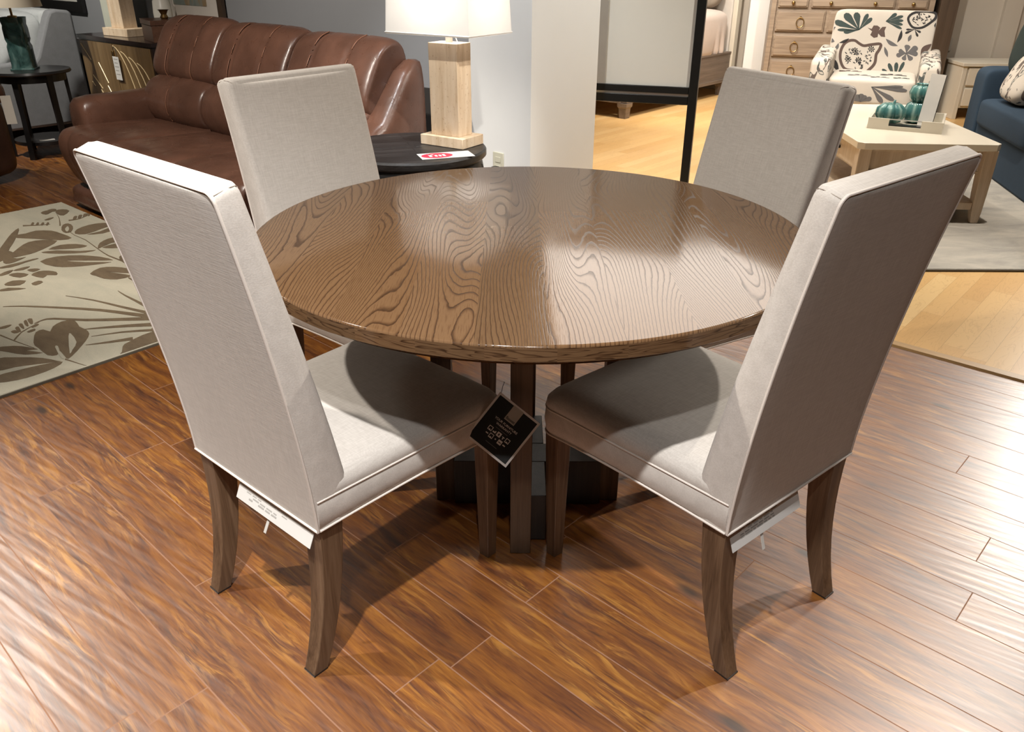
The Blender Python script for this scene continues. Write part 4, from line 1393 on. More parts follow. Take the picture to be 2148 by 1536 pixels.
# ================================================================== grey sofa behind it
gs = thing('grey_sofa', 'grey sofa with pale cushions in the far left corner, behind the glass lamp', 'sofa', an(-7.20, 2.94), GRID)
# local x = along the wall (minus = away), y = towards the wall
def arm_prism(x0, x1, mats, nm):
    mb = MB()
    prof = [(0.0, 0.10), (0.0, 0.93), (-0.03, 0.95), (-0.12, 0.962), (-0.17, 0.95), (-0.20, 0.90), (-0.33, 0.63), (-0.36, 0.60), (-0.80, 0.58), (-0.85, 0.54), (-0.85, 0.10)]
    mb.prism([(x0, y, z) for y, z in prof], (x1 - x0, 0, 0))
    return build(nm, mb, mats, gs, bevel=0.022, seg=3)
arm_prism(-0.12, 0.0, M['grey_fabric'], 'arm')
arm_prism(-2.0, -1.88, M['grey_fabric'], 'arm')
mb = MB()
mb.box(-1.88, -0.12, -0.20, -0.01, 0.10, 0.95)
build('back', mb, M['pale_fabric'], gs, bevel=0.04, seg=4)
mb = MB()
mb.box(-1.88, -0.12, -0.84, -0.19, 0.10, 0.34)
build('base', mb, M['grey_fabric'], gs, bevel=0.02)
for x0 in (-1.0, -1.88):
    mb = MB()
    mb.pillow((x0 + 0.44, -0.53, 0.42), (0.87, 0.70, 0.18), 0.3, 0.2)
    build('seat_cushion', mb, M['pale_fabric'], gs, smooth=70)
    mb = MB()
    mb.pillow((x0 + 0.44, -0.28, 0.70), (0.86, 0.22, 0.48), 0.45, 0.4)
    build('back_cushion', mb, M['pale_fabric'], gs, smooth=70)
tp = MB()
tp.pillow((0, 0, 0), (0.42, 0.16, 0.42), 0.7, 0.7)
tag(build('throw_pillow', tp, M['pale_fabric'], None, loc=an(-7.58, 2.42, 0.72), rot=(math.radians(-18), 0, GRID + 0.5), smooth=70), 'pale square throw pillow on the grey sofa behind the glass lamp', 'pillow')

# ================================================================== burl console with gold lines
CA0, CA1, CN0, CN1 = -6.84, -5.70, 2.80, 3.25
cab = thing('console_cabinet', 'dark cabinet with gold lines across its brown doors, left of the brown sofa', 'cabinet', an((CA0 + CA1) / 2, CN0), GRID)
cw = (CA1 - CA0) / 2
mb = MB()
mb.box(-cw - 0.012, cw + 0.012, -0.012, 0.45, 0.775, 0.803)
build('top', mb, M['espresso'], cab, bevel=0.002)
mb = MB()
mb.box(-cw, cw, 0.0, 0.44, 0.12, 0.775)
build('body', mb, M['espresso'], cab)
for s in (-1, 1):
    mb = MB()
    mb.box(min(s * 0.004, s * (cw - 0.03)), max(s * 0.004, s * (cw - 0.03)), -0.012, 0.0, 0.15, 0.765)
    dr = build('door', mb, M['burl'], cab, smooth=0)
    mb = MB()
    rnd = random.Random(5 + s)
    if s < 0:
        segs = [((-0.52, 0.74), (-0.40, 0.63)), ((-0.42, 0.52), (-0.30, 0.43)), ((-0.46, 0.47), (-0.42, 0.44)), ((-0.33, 0.42), (-0.24, 0.33)), ((-0.20, 0.46), (-0.12, 0.36)), ((-0.28, 0.62), (-0.18, 0.48)), ((-0.12, 0.30), (-0.04, 0.22))]
        for (x0, z0), (x1, z1) in segs:
            mb.tube([(x0, -0.0125, z0), (x1, -0.0125, z1)], 0.0035, 5)
    else:
        for k in range(4):
            x0 = 0.01 + k * 0.11
            mb.tube([(x0 + 0.42 * t - 0.10 * t * t, -0.0125, 0.755 - 0.08 * k * 0.4 - 0.60 * t * t - 0.06 * t) for t in [i / 10 for i in range(9)] if x0 + 0.42 * t < cw - 0.05 and 0.755 - 0.032 * k - 0.6 * t * t > 0.16], 0.0035, 5)
    build('inlay_lines', mb, M['gold'], dr)
    mb = MB()
    mb.box(s * 0.012 - 0.004, s * 0.012 + 0.004, -0.024, -0.012, 0.60, 0.72)
    build('handle', mb, M['brass'], dr, bevel=0.002)
for sx in (-1, 1):
    for sy in (0.03, 0.41):
        mb = MB()
        mb.box(sx * (cw - 0.03) - 0.02, sx * (cw - 0.03) + 0.02, sy - 0.02, sy + 0.02, 0, 0.12)
        build('leg', mb, M['espresso'], cab)
ct = thing('price_tag', 'white hanging price tag on the front of the gold-lined cabinet', 'price tag', an(-6.215, 2.770, 0.60), GRID)
mb = MB()
mb.box(-0.045, 0.045, -0.001, 0.001, -0.075, 0.085)
build('tag_card', mb, M['white_paper'], ct, smooth=0)
mb = MB()
for r in range(5):
    mb.box(-0.030, 0.030 - 0.01 * (r % 2), -0.0016, -0.001, 0.065 - r * 0.026, 0.070 - r * 0.026)
build('printed_lines', mb, M['grey_ink'], ct, smooth=0)
mb = MB()
mb.tube([(-0.03, 0, 0.083), (-0.02, 0.003, 0.13), (0.0, 0.004, 0.155), (0.02, 0.003, 0.13), (0.03, 0, 0.083)], 0.0016, 6)
build('string', mb, M['ink'], ct)

l2 = thing('column_lamp', 'travertine column lamp on a square plinth, on the gold-lined cabinet', 'lamp', an(-6.42, 2.98, 0.803), GRID + 0.1)
mb = MB()
mb.box(-0.16, 0.16, -0.09, 0.09, 0, 0.055)
build('plinth', mb, M['travertine'], l2, bevel=0.003)
mb = MB()
mb.box(-0.085, 0.075, -0.055, 0.055, 0.055, 0.50)
build('column', mb, M['travertine'], l2, bevel=0.002)
mb = MB()
mb.lathe([(0.012, 0.50), (0.012, 0.62)], 16)
build('neck', mb, M['brass'], l2)
mb = MB()
mb.lathe([(0.21, 0.56), (0.18, 0.84), (0.177, 0.84), (0.207, 0.56), (0.21, 0.56)], 40, caps=False)
build('lamp_shade', mb, M['shade_beige'], l2)

mb = MB()
mb.box(-0.125, 0.125, -0.05, 0.05, 0, 0.62)
tag(build('stone_slab', mb, M['stone_white'], None, loc=an(-6.68, 3.05, 0.803), rot=GRID, bevel=0.012), 'pale green stone slab standing at the left end of the gold-lined cabinet', 'sculpture')
vs = thing('white_vase', 'small white ceramic vase between the column lamp and the brown box', 'vase', an(-6.10, 3.13, 0.803))
mb = MB()
mb.lathe([(0.045, 0), (0.060, 0.02), (0.066, 0.16), (0.060, 0.24), (0.040, 0.27), (0.040, 0.30), (0.046, 0.31), (0.036, 0.31), (0.034, 0.27)], 32)
build('vase_body', mb, M['white_ceramic'], vs)
mb = MB()
for k in range(5):
    a = k * 1.3
    mb.tube([(0, 0, 0.28), (0.03 * math.cos(a), 0.03 * math.sin(a), 0.34), (0.07 * math.cos(a), 0.07 * math.sin(a), 0.40)], 0.006, 6, taper=lambda q: 1 - 0.7 * q)
build('dried_stems', mb, M['grey_ink'], vs)
bx = thing('wooden_box', 'dark walnut box on the right end of the gold-lined cabinet', 'box', an(-5.84, 2.98, 0.803), GRID - 0.25)
mb = MB()
mb.box(-0.15, 0.15, -0.11, 0.11, 0, 0.105)
build('body', mb, M['walnut'], bx, bevel=0.002)
mb = MB()
mb.box(-0.155, 0.155, -0.115, 0.115, 0.107, 0.140)
lid = build('lid', mb, M['walnut'], bx, bevel=0.002)
fg = MB()
fg.lathe([(0.02, 0), (0.028, 0.012), (0.018, 0.03), (0.03, 0.055), (0.04, 0.06), (0.03, 0.055)], 20)
tag(build('small_bowl', fg, M['brass'], None, loc=an(-5.80, 2.98, 0.943)), 'tiny dark brass cup on the lid of the walnut box', 'cup')

pc = thing('framed_picture', 'framed landscape print with a wide cream mat on the grey wall above the walnut box', 'picture', an(-5.92, 3.265, 1.372), GRID)
mb = MB()
w_, h_ = 0.39, 0.50
for x0, x1, z0, z1 in ((-w_ - .06, -w_, -h_ - .06, h_ + .06), (w_, w_ + .06, -h_ - .06, h_ + .06), (-w_, w_, -h_ - .06, -h_), (-w_, w_, h_, h_ + .06)):
    mb.box(x0, x1, -0.03, 0.0, z0, z1)
build('frame', mb, M['art_frame'], pc, bevel=0.003)
mb = MB()
mb.box(-w_, w_, -0.012, -0.002, -h_, h_)
build('mat_board', mb, M['mat_board'], pc, smooth=0)
mb = MB()
mb.box(-0.23, 0.23, -0.015, -0.012, -0.355, 0.33)
build('print', mb, M['art'], pc, smooth=0)

p2_ = thing('wall_artwork', 'black framed pale artwork on the grey wall above the grey sofa', 'mirror', an(-8.15, 3.27, 1.35), GRID)  # added artwork, stands in for a black window frame
mb = MB()
for x0, x1, z0, z1 in ((-.45, -.37, -.45, .45), (.37, .45, -.45, .45), (-.37, .37, -.45, -.37), (-.37, .37, .37, .45)):
    mb.box(x0, x1, -0.03, 0, z0, z1)
build('frame', mb, M['black_lacquer'], p2_)
mb = MB()
mb.box(-.37, .37, -0.012, -0.004, -.37, .37)
build('panel', mb, M['panel'], p2_, smooth=0)

# ================================================================== divider in front of the bedroom corner
dv = thing('display_divider', 'black metal divider frame holding an off-white board, beside the white wall end', 'divider', (0.925, 4.30, 0), math.atan2(0.31, -0.95))
# local x runs left (away from the free post); mirrored frame, so front is +y
mb = MB()
mb.box(-0.022, 0.022, -0.022, 0.022, 0, 1.70)
build('post', mb, M['black_metal'], dv, bevel=0.002)
mb = MB()
mb.box(0.66, 0.70, -0.022, 0.022, 0, 1.70)
build('post', mb, M['black_metal'], dv, bevel=0.002)
mb = MB()
mb.box(0.0225, 0.6595, -0.018, 0.018, 0.708, 0.742)
build('rail', mb, M['black_metal'], dv, bevel=0.002)
mb = MB()
mb.box(0.0225, 0.6595, -0.018, 0.018, 0.655, 0.696)
build('rail', mb, M['black_metal'], dv, bevel=0.002)
mb = MB()
mb.box(0.0225, 0.6595, -0.012, 0.012, 0.6965, 0.7075)
build('gap_strip', mb, M['metal_line'], dv)
mb = MB()
mb.box(0.0225, 0.6595, -0.018, 0.018, 1.65, 1.70)
build('rail', mb, M['black_metal'], dv)
mb = MB()
mb.box(0.0225, 0.462, -0.008, 0.008, 0.7425, 1.6495)
build('board', mb, M['panel'], dv, smooth=0)
mb = MB()
mb.box(0.4625, 0.6595, -0.010, 0.014, 0.7425, 1.6495)
build('board_edge', mb, M['panel_edge'], dv, smooth=0)

# ================================================================== bed
BR = math.atan2(0.77, 0.64)
bed = thing('bed', 'grey-brown wooden bed with white bedding, seen behind the black divider', 'bed', (1.04, 7.67, 0), BR)
mb = MB()
mb.box(0.0, 2.05, 0.0, 0.05, 0.135, 0.44)
build('side_rail', mb, M['bed_wood'], bed, bevel=0.006)
mb = MB()
mb.box(0.0, 2.05, -0.012, 0.0, 0.135, 0.17)
mb.box(0.0, 2.05, -0.008, 0.0, 0.42, 0.44)
build('rail_moulding', mb, M['bed_wood'], bed, bevel=0.003)
mb = MB()
mb.box(0.0, 2.05, 1.55, 1.60, 0.135, 0.44)
build('side_rail', mb, M['bed_wood'], bed, bevel=0.006)
mb = MB()
mb.box(-0.012, 0.05, 0.0505, 1.5495, 0.135, 0.44)
build('footboard', mb, M['bed_wood'], bed, bevel=0.006)
mb = MB()
mb.box(-0.022, -0.0125, 0.05, 1.55, 0.135, 0.17)
build('footboard_moulding', mb, M['bed_wood'], bed, bevel=0.003)
for x, y in ((0.03, 0.03), (0.03, 1.57), (1.95, 0.03), (1.95, 1.57)):
    mb = MB()
    rings = []
    for h, z in ((0.052, 0.135), (0.050, 0.105), (0.040, 0.09), (0.034, 0.0)):
        rings.append([(x - h, y - h, z), (x + h, y - h, z), (x + h, y + h, z), (x - h, y + h, z)])
    mb.loft(rings)
    build('leg', mb, M['bed_wood'], bed, smooth=0)
def drape(p):
    k = max(0, -p.z / 0.3)
    return Vector((p.x + 0.0, p.y + 0.040 * math.sin(p.x * 34 + 2 * math.sin(p.x * 9)) * k * (1 if p.y < 0 else -1) * 1.0, p.z))
mb = MB()
mb.pillow((1.02, 0.80, 0.62), (2.0, 1.60, 0.50), 0.28, 0.16, nu=240, nv=24, warp=drape)
build('duvet', mb, M['duvet'], bed, smooth=80)
hb = MB()
hb.box(2.06, 2.13, 0.04, 1.56, 0.14, 1.45)
build('headboard', hb, M['cream_board'], bed, bevel=0.02, seg=3)
for y in (-0.02, 1.58):
    mb = MB()
    mb.box(2.05, 2.14, y - 0.0, y + 0.055, 0.0, 1.5)
    build('headboard_post', mb, M['cream_lacquer'], bed, bevel=0.008)
pw = MB()
pw.pillow((0, 0, 0), (0.16, 0.62, 0.42), 0.6, 0.55, nu=40, nv=24)
for k, (x, y, z, m, lab, tilt) in enumerate(((1.92, 0.40, 1.06, 'taupe_cloth', 'taupe sleeping pillow standing against the headboard of the bed', 0.30), (1.72, 0.50, 1.05, 'white_cloth', 'white sleeping pillow leaning in front of the taupe pillow on the bed', 0.40))):
    o = build('bed_pillow', pw, M[m], None, smooth=80)
    o.matrix_world = Matrix.Translation((1.04, 7.67, 0)) @ Matrix.Rotation(BR, 4, 'Z') @ Matrix.Translation((x, y, z)) @ Matrix.Rotation(tilt, 4, 'Y')
    tag(o, lab, 'pillow', 'pillows on the bed')

# ================================================================== chest of drawers
DW = 1.43
ch = thing('chest_of_drawers', 'tall weathered oak chest of drawers behind the leaf-print armchair', 'chest of drawers', (2.46, 8.36, 0), math.radians(-14))
mb = MB()
mb.box(0, 0.045, 0, 0.50, 0.0, 1.30)
mb.box(DW - 0.045, DW, 0, 0.50, 0.0, 1.30)
mb.box(0.045, DW - 0.045, 0.022, 0.50, 0.08, 1.30)
for z in (0.10, 0.3375, 0.5775, 0.6875, 0.905, 1.155):
    pass
build('carcass', mb, M['dresser'], ch, bevel=0.003)
mb = MB()
mb.box(-0.03, DW + 0.03, -0.03, 0.50, 1.30, 1.335)
build('top', mb, M['dresser'], ch, bevel=0.004)
rows = [(0.11, 0.25, [(0.06, DW - 0.06)]), (0.275, 0.455, [(0.06, DW - 0.06)]), (0.485, 0.685, [(0.06, DW - 0.06)]), (0.71, 0.895, [(0.06, 0.50), (0.53, 0.90), (0.93, DW - 0.06)]), (0.92, 1.005, [(0.06, 0.33), (0.36, 1.09), (1.12, DW - 0.06)]), (1.03, 1.28, [(0.06, 0.70), (0.73, DW - 0.06)])]
for z0, z1, cols in rows:
    for x0, x1 in cols:
        mb = MB()
        mb.box(x0, x1, 0.004, 0.0215, z0, z1)
        mb.box(x0 + 0.012, x1 - 0.012, -0.004, 0.004, z0 + 0.012, z1 - 0.012)
        d = build('drawer', mb, M['dresser'], ch, bevel=0.003)
        w = x1 - x0
        knob = z0 > 0.9 and z0 < 1.1
        px = [(x0 + x1) / 2] if w < 0.6 else [x0 + w * (0.235 if knob else 0.15), x1 - w * (0.235 if knob else 0.15)]
        for x in px:
            mb = MB()
            zc = (z0 + z1) / 2
            if knob:
                mb.pillow((x, -0.022, zc), (0.034, 0.026, 0.034), 1, 1, 16, 10)
                mb.box(x - 0.006, x + 0.006, -0.014, -0.004, zc - 0.006, zc + 0.006)
                build('knob', mb, M['brass'], d)
            else:
                mb.tube([(x + 0.034 * math.sin(t), -0.014 - 0.006 * (1 - math.cos(t)), zc - 0.012 + 0.042 * math.cos(t) - 0.0) for t in [2 * math.pi * i / 28 for i in range(28)]], 0.0042, 8, True)
                mb.box(x - 0.008, x + 0.008, -0.016, -0.004, zc + 0.022, zc + 0.042)
                build('ring_pull', mb, M['brass'], d)
bp = MB()
bp.box(0, 0.15, 0, 0.50, 0.0, 2.0)
tag(build('tall_dark_panel', bp, M['brown_panel'], None, loc=(3.88, 7.97, 0), rot=math.radians(-14), bevel=0.003), 'dark brown wooden upright panel, right of the weathered chest of drawers', 'cabinet')  # dark brown upright slab beside the chest

# ================================================================== leaf-print armchair
AR = math.radians(-24)
ac = thing('print_armchair', 'armchair in cream fabric printed with dark leaves and gourds, behind the coffee table', 'armchair', (2.87, 6.74, 0), AR)
# local -y is the front
mb = MB()
mb.box(-0.42, 0.42, -0.34, 0.36, 0.10, 0.34)
build('base', mb, M['print'], ac, bevel=0.02)
for sx in (-1, 1):
    for sy in (-0.30, 0.32):
        mb = MB()
        mb.box(sx * 0.38 - 0.02, sx * 0.38 + 0.02, sy - 0.02, sy + 0.02, 0, 0.10)
        build('leg', mb, M['espresso'], ac)
for s in (-1, 1):
    mb = MB()
    prof = [(-0.385, 0.12), (-0.40, 0.40), (-0.40, 0.60), (-0.385, 0.635), (-0.34, 0.65), (0.30, 0.69), (0.36, 0.69), (0.36, 0.12)]
    x0, x1 = (0.315, 0.455) if s > 0 else (-0.455, -0.315)
    mb.prism([(x0, y, z) for y, z in prof], (x1 - x0, 0, 0))
    build('arm', mb, M['print'], ac, bevel=0.03, seg=4)
tl = math.radians(13)
mb = MB()
R_ = Matrix.Rotation(-tl, 3, 'X')
mb.pillow((0, 0, 0), (0.76, 0.15, 0.60), 0.16, 0.13, nu=64, nv=32)
bk = build('back', mb, M['print_ground'], ac, loc=(0, 0.27, 0.665), rot=(-tl, 0, 0), smooth=70)
mb = MB()
mb.pillow((0, -0.065, 0.425), (0.62, 0.66, 0.20), 0.22, 0.16, nu=64, nv=32)
sc2 = build('seat_cushion', mb, M['print_ground'], ac, smooth=70)


def fan(c, tips):
    """petals from a common centre; each tip = (x, y, width)"""
    out = []
    c = Vector(c)
    for tx, ty, w in tips:
        t = Vector((tx, ty))
        d = t - c
        n = Vector((-d.y, d.x)).normalized() * w / 2
        pl = []
        for q, k in ((0.0, 0.10), (0.25, 0.30), (0.5, 0.62), (0.75, 0.98), (0.9, 0.85), (1.0, 0.35)):
            pl.append((c + d * q, n * k))
        out.append([p + m_ for p, m_ in pl] + [p - m_ for p, m_ in pl[::-1]])
    return out


def lens(a, b, w, bend=0.0):
    a, b = Vector(a), Vector(b)
    d = b - a
    n = Vector((-d.y, d.x)).normalized()
    L1, L2 = [], []
    for i in range(9):
        q = i / 8
        p = a + d * q + n * bend * math.sin(math.pi * q)
        h = w / 2 * math.sin(math.pi * min(1, q * 0.96 + 0.02))
        L1.append(p + n * h)
        L2.append(p - n * h)
    return [L1 + L2[::-1]]


def outline_ring(pts, w):
    P = smooth_profile([Vector(p) for p in pts], 4)
    n = len(P)
    quads = []
    for i in range(n):
        a, b = P[i], P[(i + 1) % n]
        ta = (P[(i + 1) % n] - P[i - 1]).normalized()
        tb = (P[(i + 2) % n] - P[i]).normalized()
        na, nb = Vector((-ta.y, ta.x)) * w / 2, Vector((-tb.y, tb.x)) * w / 2
        quads.append([a + na, b + nb, b - nb, a - na])
    return quads


G, BRN, GR, BK = 0, 1, 2, 3
motifs = []
def mo(m, polys):
    motifs.extend((m, p) for p in polys)
mo(G, fan((1110, 345), [(855, 262, 70), (965, 175, 84), (1085, 160, 74), (1205, 172, 44), (1245, 215, 44), (950, 375, 48), (885, 352, 34)]))
mo(BRN, [[Vector(p) for p in ((1200, 318), (1240, 330), (1262, 292), (1300, 292), (1330, 315), (1312, 345), (1350, 305), (1390, 302), (1372, 345), (1378, 412), (1335, 408), (1308, 376), (1300, 415), (1262, 425), (1225, 395), (1245, 355))]])
mo(G, fan((1385, 245), [(1495, 160, 40), (1560, 185, 36), (1562, 232, 34), (1556, 275, 34), (1545, 318, 30)]))
mo(BK, outline_ring([(1665, 150), (1615, 195), (1618, 245), (1660, 300), (1745, 300), (1830, 245), (1880, 190), (1870, 140), (1760, 128)], 24))
mo(BK, fan((1675, 320), [(1580, 365, 26), (1590, 325, 22), (1735, 350, 26), (1705, 395, 26)]))
mo(BRN, outline_ring([(1065, 460), (1110, 490), (1160, 512), (1240, 496), (1330, 488), (1318, 545), (1285, 600), (1270, 690), (1222, 755), (1150, 806), (1060, 788), (955, 770), (912, 690), (912, 590), (950, 505), (1005, 465)], 30))
mo(GR, fan((1590, 575), [(1605, 485, 62), (1702, 505, 62), (1705, 575, 58), (1645, 645, 56), (1560, 648, 50), (1490, 605, 50), (1515, 548, 52)]))
mo(G, fan((1475, 860), [(1345, 755, 40), (1412, 690, 44), (1492, 676, 44), (1568, 668, 36)]))
mo(BK, lens((755, 630), (888, 815), 66, -22))
mo(BRN, lens((1840, 465), (1735, 605), 62, 16))
mo(GR, lens((1385, 430), (1505, 500), 44, 14))
mo(BK, lens((1545, 330), (1500, 465), 34, -10))
mo(GR, lens((1370, 515), (1402, 625), 34))
mo(BK, lens((1005, 440), (900, 492), 30, -8))
mo(GR, lens((775, 515), (835, 578), 36, 12))
mo(GR, lens((893, 495), (835, 578), 34, -12))
mo(GR, lens((780, 450), (850, 480), 46))
mo(BK, fan((775, 820), [(745, 760, 30), (785, 752, 30), (825, 775, 30), (840, 815, 26)]))
mo(GR, lens((1640, 375), (1610, 450), 34))
mo(GR, lens((780, 370), (865, 320), 34))
mo(BK, lens((1880, 245), (1890, 305), 36))
mo(BRN, fan((1310, 850), [(1265, 810, 22), (1295, 785, 22), (1330, 785, 22), (1350, 810, 20)]))
rnd = random.Random(11)
for k in range(46):                       # speckles and small flowers inside the big gourd
    a, r = rnd.uniform(0, 6.28), math.sqrt(rnd.random())
    x, y = 1090 + 140 * r * math.cos(a), 640 + 125 * r * math.sin(a)
    b = rnd.uniform(0, 6.28)
    mo(BK if k % 3 else GR, lens((x - 16 * math.cos(b), y - 16 * math.sin(b)), (x + 16 * math.cos(b), y + 16 * math.sin(b)), 12))
for cx, cy in ((1065, 570), (990, 665), (1100, 670), (1235, 545)):
    mo(BK, fan((cx, cy), [(cx + 36 * math.cos(t), cy + 36 * math.sin(t), 15) for t in [i * 0.785 for i in range(8)]]))
for k in range(34):                       # seeds inside the upper gourd
    a, r = rnd.uniform(0, 6.28), math.sqrt(rnd.random())
    x, y = 1745 + 95 * r * math.cos(a), 215 + 62 * r * math.sin(a)
    b = rnd.uniform(0, 6.28)
    mo(BK, lens((x - 14 * math.cos(b), y - 14 * math.sin(b)), (x + 14 * math.cos(b), y + 14 * math.sin(b)), 10))
mb = MB()
for m_, poly in motifs:
    pts = []
    for p in poly:
        xc = 1395 - 0.20 * (p.y - 140)
        u, v = (p.x - xc) / 1070 * 0.78, 0.285 - (p.y - 140) / 710 * 0.50
        u, v = max(-.372, min(.372, u)), max(-.29, min(.292, v))
        q = 0.0753 if (abs(u) < .33 and abs(v) < .25) else 0.0745
        pts.append((u, -q, v))
    mb.prism(pts, (0, 0.003, 0), m_)
PM = [M['print_green'], M['print_brown'], M['print_grey'], M['print_black']]
build('back_print', mb, PM, bk, smooth=0)
mb = MB()
front = []
def mf(m, polys):
    front.extend((m, p) for p in polys)
mf(GR, fan((1180, 985), [(1490, 1005, 44), (1450, 968, 30), (1395, 1110, 46), (1300, 1140, 46)]))
mf(GR, fan((1105, 1145), [(1010, 1105, 50), (1062, 1075, 46), (1105, 1062, 50), (1148, 1078, 46), (1200, 1100, 50)]))
mf(BK, lens((900, 1000), (960, 1120), 44, 12))
mf(GR, lens((1400, 1130), (1470, 1160), 34))
for m_, poly in front:
    pts = []
    for p in poly:
        u, v = (p.x - 1170) / 1070 * 0.86, 0.415 - (p.y - 1060) / 240 * 0.17
        u, v = max(-.29, min(.29, u)), max(.352, min(.495, v))
        pts.append((u, -0.3963, v))
    mb.prism(pts, (0, 0.003, 0), m_)
build('front_print', mb, PM, sc2, smooth=0)
mb = MB()
for cx, cy, r, m_ in ((-0.10, -0.22, 0.09, GR), (0.14, -0.10, 0.10, BK), (-0.18, 0.02, 0.09, BRN), (0.05, -0.28, 0.07, GR), (0.2, -0.27, 0.06, G)):
    for poly in fan((cx, cy), [(cx + r * math.cos(t), cy + r * 0.8 * math.sin(t), r * 0.42) for t in [i * 0.9 for i in range(5)]]):
        mb.prism([(p.x, p.y, 0.5235) for p in poly], (0, 0, 0.0022), m_)
build('top_print', mb, PM, sc2, smooth=0)

# ================================================================== silver rug, coffee table and what stands on it
rg = thing('silver_rug', 'mottled silver-beige rug under the cream coffee table', 'rug', (0, 0, 0))
mb = MB()
mb.box(1.55, 4.6, 3.625, 6.2, 0.0, 0.012)
build('pile', mb, M['rug_silver'], rg, bevel=0.004)
mb = MB()
mb.box(1.55, 4.6, 3.617, 3.625, 0.0, 0.009)
build('binding', mb, M['rug_edge'], rg)

CR = math.radians(-3.5)
cof = thing('coffee_table', 'cream rectangular coffee table with drawers and bleached oak legs, on the silver rug', 'coffee table', (1.865, 4.385, 0.012), CR)
W_, D_ = 0.755, 1.32
def chamf(i, c=0.03):
    return [(i + c, i), (W_ - i - c, i), (W_ - i, i + c), (W_ - i, D_ - i - c), (W_ - i - c, D_ - i), (i + c, D_ - i), (i, D_ - i - c), (i, i + c)]
mb = MB()
mb.loft([[(x, y, 0.402) for x, y in chamf(0.0)], [(x, y, 0.438) for x, y in chamf(0.0)]])
build('table_top', mb, M['bleached_top'], cof, bevel=0.003)
mb = MB()
mb.box(0.04, W_ - 0.04, 0.05, D_ - 0.05, 0.27, 0.402)
build('apron', mb, M['bleached'], cof)
mb = MB()
for x0, x1, z0, z1 in ((0.075, W_ - 0.075, 0.385, 0.400), (0.075, W_ - 0.075, 0.272, 0.285), (0.075, 0.088, 0.285, 0.385), (W_ - 0.088, W_ - 0.075, 0.285, 0.385)):
    mb.box(x0, x1, 0.042, 0.050, z0, z1)
build('end_panel', mb, M['bleached'], cof, bevel=0.002)
for k in range(2):
    y0 = 0.12 + k * 0.57
    mb = MB()
    mb.box(0.028, 0.040, y0, y0 + 0.55, 0.282, 0.395)
    d = build('drawer', mb, M['bleached'], cof, bevel=0.003)
    mb = MB()
    mb.box(0.006, 0.028, y0 + 0.255, y0 + 0.285, 0.333, 0.350)
    build('knob', mb, M['black_metal'], d, bevel=0.003)
for x, y in ((0.045, 0.045), (W_ - 0.045, 0.045), (0.045, D_ - 0.045), (W_ - 0.045, D_ - 0.045)):
    mb = MB()
    rings = []
    for h, z in ((0.019, 0.0), (0.026, 0.06), (0.030, 0.16), (0.034, 0.30), (0.034, 0.402)):
        ox = (0.034 - h) * (1 if x < 0.3 else -1) * 0.6
        rings.append([(x - h - ox, y - h, z), (x + h - ox, y - h, z), (x + h - ox, y + h, z), (x - h - ox, y + h, z)])
    mb.loft(rings)
    build('leg', mb, M['bleached'], cof, smooth=40, bevel=0.003)
for y0, y1 in ((0.030, 0.075), (D_ - 0.075, D_ - 0.030)):
    mb = MB()
    mb.box(0.07, W_ - 0.07, y0, y1, 0.075, 0.115)
    build('stretcher', mb, M['bleached'], cof, bevel=0.003)
mb = MB()
mb.box(0.03, W_ - 0.03, 0.075, D_ - 0.075, 0.085, 0.108)
build('lower_shelf', mb, M['bleached'], cof, bevel=0.003)
kt = thing('drawer_tag', 'small oval tag hanging by a thread from the coffee table drawer knob', 'tag', (1.862, 4.765, 0.24), math.radians(80))
mb = MB()
mb.prism([(0.02 * math.cos(2 * math.pi * i / 24), 0, 0.012 * math.sin(2 * math.pi * i / 24) - 0.0) for i in range(24)], (0, 0.001, 0))
build('tag_card', mb, M['white_paper'], kt)
mb = MB()
mb.tube([(0, 0, 0.01), (0.002, 0.0, 0.06), (0.0, 0.005, 0.113)], 0.0008, 5)
build('string', mb, M['ink'], kt)

TC = Vector((2.325, 4.87, 0.450))
tr = thing('serving_tray', 'cream wooden serving tray with cut-out handles on the coffee table', 'tray', TC, math.radians(-28))
TW, TD, TH = 0.185, 0.17, 0.062
mb = MB()
mb.box(-TW, TW, -TD, TD, 0, 0.010)
build('bottom', mb, M['cream_lacquer'], tr)
for s in (-1, 1):
    mb = MB()
    y0, y1 = (-TD - 0.012, -TD) if s < 0 else (TD, TD + 0.012)
    mb.prism([(-TW - 0.012, y0, 0), (TW + 0.012, y0, 0), (TW + 0.012, y0, TH), (0.085, y0, TH), (0.085, y0, 0.022), (-0.085, y0, 0.022), (-0.085, y0, TH), (-TW - 0.012, y0, TH)], (0, 0.012, 0))
    build('side', mb, M['cream_lacquer'], tr, smooth=0)
    mb = MB()
    x0, x1 = (-TW - 0.012, -TW) if s < 0 else (TW, TW + 0.012)
    mb.box(x0, x1, -TD, TD, 0, TH)
    build('side', mb, M['cream_lacquer'], tr, smooth=0)
    mb = MB()
    mb.box(-0.085, 0.085, y0, y1, TH - 0.005, TH)
    build('handle', mb, M['metal_line'], tr)


def lobes(n, amt):
    return lambda t, z: 1 - amt * (1 - abs(math.cos(n * t / 2)) ** 0.6)


